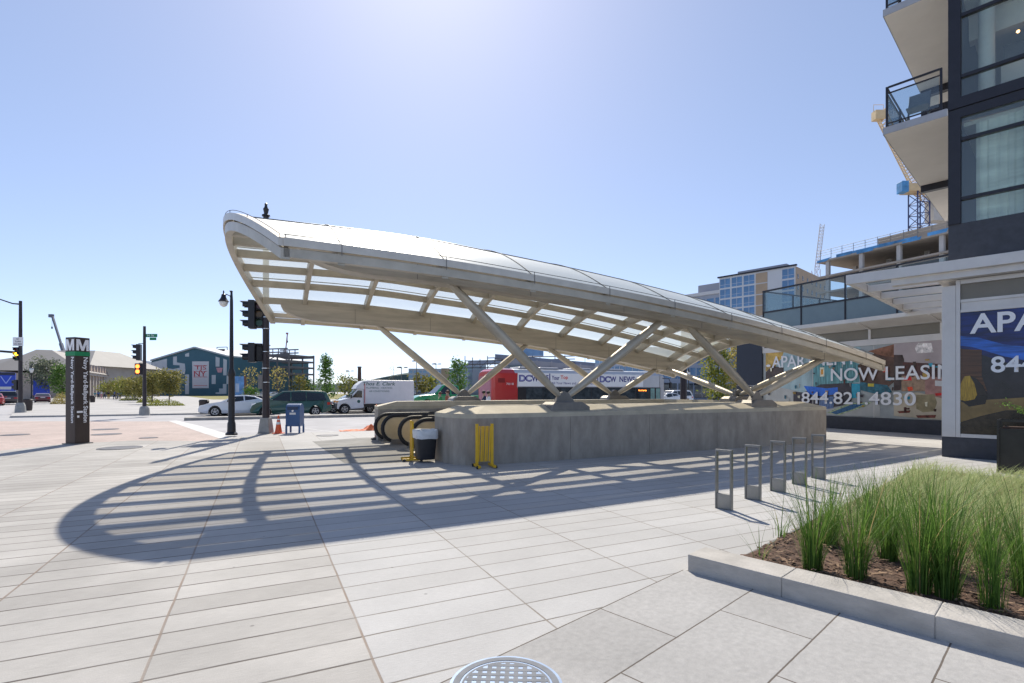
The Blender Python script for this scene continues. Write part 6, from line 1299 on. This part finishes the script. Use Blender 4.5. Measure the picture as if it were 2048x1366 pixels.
# leasing banner
oR = fR(UB, 0, 0)
bn = thing('leasing_banner', 'long window banner with interiors and white leasing lettering on the set back wing', 'banner', fR(UB, 0, .56))
MB().box(UA, UB, .05, .119, .556, 3.589, fR).build('banner_panel', pm('banner room grey', (.27, .29, .29), .2, .7), bn, world=True)
Q6 = lambda x, y: (1480+x*.161, 640+y*.161)          # left detail
Q4 = lambda x, y: (1640+x*.205, 600+y*.205)          # right detail
prints = (('wall_print', pm('print teal grey', (.28, .38, .40), .3, .8, (1, 1, .3)), Q6, [(320, 395), (1500, 330), (1500, 780), (900, 800), (780, 1010), (320, 1050)]),
 ('lamp_print', pm('print golden', (.38, .24, .05), .6, 1.2), Q6, [(320, 410), (545, 395), (520, 470), (420, 600), (320, 640)]), ('shade_print', pm('print dark brown', (.05, .03, .025), .5, 1), Q6, [(320, 650), (400, 570), (545, 590), (545, 690), (340, 760), (320, 800)]),
 ('floor_print', pm('print pale floor', (.36, .36, .34), .15, .6), Q6, [(320, 800), (560, 850), (780, 900), (1100, 1100), (1740, 1010), (1740, 1200), (1075, 1180), (320, 1050)]),
 ('curtain_print', pm('print teal curtain', (.10, .25, .27), .6, 4, (4, 4, .2)), Q6, [(900, 560), (1480, 480), (1480, 770), (1330, 790), (910, 830)]), ('art_print', pm('print art white', (.6, .56, .42), .3, 6), Q6, [(995, 590), (1048, 588), (1048, 700), (995, 705)]), ('art_spot_print', pm('print art orange', (.5, .22, .03), .4, 8), Q6, [(1008, 615), (1034, 613), (1034, 675), (1008, 678)]),
 ('bar_print', pm('print dark bar', (.035, .03, .04), .3, 2), Q6, [(665, 890), (790, 900), (1000, 800), (1390, 780), (1390, 1000), (1290, 1060), (1000, 1110), (665, 1020)]), ('sofa_print', pm('print vivid blue', (.015, .12, .52), .25, 2), Q6, [(795, 820), (900, 825), (1080, 850), (1215, 835), (1220, 920), (1000, 945), (860, 920)]),
 ('stool_print', pm('print blue stripes', (.10, .16, .30), .8, 7, (9, 9, .3)), Q6, [(985, 960), (1165, 950), (1165, 1095), (1060, 1108), (985, 1085)]), ('screen_print', pm('print cyan', (.02, .25, .36), .25, 2), Q6, [(1390, 790), (1495, 790), (1495, 965), (1390, 970)]),
 ('rug_print', pm('print rug', (.30, .36, .22), .9, 5, (1, 1, 5)), Q6, [(1080, 1150), (1370, 1030), (1640, 1020), (1540, 1080), (1230, 1180)]), ('rug_band_print', pm('print rug navy', (.03, .10, .20), .9, 6, (2, 2, 6)), Q6, [(1130, 1150), (1400, 1045), (1560, 1040), (1400, 1110), (1200, 1172)]),
 ('room_print', pm('print brown room', (.075, .04, .03), .5, 1.2), Q4, [(370, 640), (560, 500), (725, 430), (725, 800), (640, 870), (400, 820)]), ('beam_print', pm('print rust beam', (.22, .10, .06), .4, 2), Q4, [(470, 500), (725, 432), (725, 560), (600, 540)]), ('couch_print', pm('print teal couch', (.02, .10, .14), .5, 3), Q4, [(395, 800), (660, 830), (705, 900), (560, 920), (400, 880)]), ('cushion_print', pm('print yellow cushion', (.45, .36, .04), .3, 5), Q4, [(470, 815), (530, 815), (530, 845), (470, 845)]),
 ('ceiling_print', pm('print mauve ceiling', (.33, .28, .28), .12, .8), Q4, [(725, 425), (1200, 385), (1200, 625), (830, 605), (810, 535), (725, 535)]), ('chandelier_print', pm('print chandelier', (.6, .56, .54), .5, 4), Q4, [(930, 470), (960, 420), (1090, 420), (1110, 510), (950, 520)]), ('door_print', pm('print dark door', (.05, .032, .03), .4, 2), Q4, [(725, 535), (810, 535), (825, 580), (790, 880), (725, 885)]), ('far_wall_print', pm('print wine wall', (.075, .03, .028), .4, 1.5), Q4, [(815, 605), (1200, 625), (1200, 760), (800, 740)]),
 ('cabinet_print', pm('print cabinet', (.26, .17, .11), .35, 4), Q4, [(800, 740), (1030, 740), (1030, 890), (800, 890)]), ('counter_print', pm('print rose wall', (.28, .15, .13), .3, 2), Q4, [(1030, 740), (1200, 760), (1200, 1000), (1030, 950)]), ('red_lamp_print', pm('print red', (.5, .02, .02), .3, 4), Q4, [(820, 750), (895, 750), (900, 785), (820, 785)]), ('red_flower_print', pm('print flower', (.6, .06, .02), .3, 9), Q4, [(855, 850), (905, 845), (912, 880), (870, 890)]), ('red_shade_print', MATS['print red'], Q4, [(615, 665), (670, 660), (672, 700), (618, 705)]),
 ('carpet_print', pm('print cream carpet', (.42, .36, .27), .15, 1), Q4, [(725, 920), (960, 900), (1200, 960), (1200, 1170), (725, 1130)]), ('seat_print', pm('print olive chair', (.23, .19, .11), .2, 3), Q4, [(945, 925), (1120, 920), (1148, 1000), (1120, 1085), (1010, 1095), (945, 1060)]), ('seat_shadow_print', pm('print chair shadow', (.14, .045, .035), .5, 4), Q4, [(940, 1125), (1140, 1120), (1130, 1150), (960, 1150)]), ('chair_shadow_print', MATS['print chair shadow'], Q4, [(760, 1085), (890, 1075), (880, 1100), (780, 1105)]), ('card_print', M['plate'], Q4, [(1128, 785), (1197, 790), (1197, 842), (1128, 838)]),
 ('red_table_print', MATS['print red'], Q4, [(1130, 910), (1197, 905), (1197, 930), (1135, 935)]))
for i, (nm, m, E, pts) in enumerate(prints): poly(bn, nm, [E(*p) for p in pts], oR+Vv*.05, Vv, m, .004+.0014*i)
for k in range(4):
    u = UB-2.65*(k+1); MB().box(u-.012, u+.012, .036, .048, .57, 3.58, fR).build('panel_seam', M['alu'], bn, world=True)
rs_ = random.Random(5)
for k in range(46):                                  # small printed furnishings
    E, (xa, xb, ya, yb) = ((Q6, (350, 1500, 520, 1000)), (Q4, (300, 1150, 560, 1080)))[k % 2]
    x, y = rs_.uniform(xa, xb), rs_.uniform(ya, yb); ww, hh = rs_.uniform(8, 46), rs_.uniform(8, 60)
    m = rs_.choice([MATS['print dark brown'], MATS['print teal couch'], MATS['print cyan'], MATS['print art white'], MATS['print wine wall'], MATS['print golden'], MATS['print pale floor'], MATS['print dark bar'], MATS['print cabinet']])
    poly(bn, 'furnishing_print', [E(x, y), E(x+ww, y-rs_.uniform(0, 6)), E(x+ww*rs_.uniform(.8, 1), y+hh), E(x+rs_.uniform(0, 6), y+hh*rs_.uniform(.8, 1))], oR+Vv*.05, Vv, m, .0525+.00001*k)
def lease(s, E, x0, y0, x1, y1, ytop):
    a = onplane(*E(x0, y0), oR, Vv)-Vv*.03; c = onplane(*E(x1, y1), oR, Vv)-Vv*.03; d = onplane(*E(x0, ytop), oR, Vv)-Vv*.03
    text(s, M['letter'], 'banner_lettering', bn, a, -Uu, (0, 0, 1), width=(c-a).length, height=(d-a).length, bold=.012)
lease('APARTMENTS', Q6, 400, 597, 1545, 560, 455); lease('NOW LEASING', Q4, 110, 792, 1500, 766, 670); lease('844.821.4830', Q6, 770, 1035, 2190, 1045, 893)
a = onplane(*Q6(330, 585), oR, Vv)-Vv*.03; text('®' if 0 else '.', M['letter'], 'banner_lettering', bn, a, -Uu, (0, 0, 1), width=.25, height=.12)
# --- white pergola projecting from the near corner over the passage
t = thing('pergola', 'white aluminium slat pergola reaching from the near corner over the passage', 'pergola', fN(-2, 0, 0))
MB().box(-2.0, -1.88, -.28, 10.6, 4.62, 4.84, fN).build('outer_beam', M['alu'], t, world=True); MB().box(-1.85, -.05, 10.4, 10.55, 4.62, 4.84, fN).build('end_beam', M['alu'], t, world=True)
for k in range(6): MB().box(-1.87, .0, 1.3+1.62*k, 1.42+1.62*k, 4.60, 4.80, fN).build('slat', M['alu'], t, world=True)
MB().box(-.18, -.04, .35, 10.4, 4.56, 4.84, fN).build('wall_beam', M['alu'], t, world=True)
# side wall behind the pergola that closes the near block to the wing
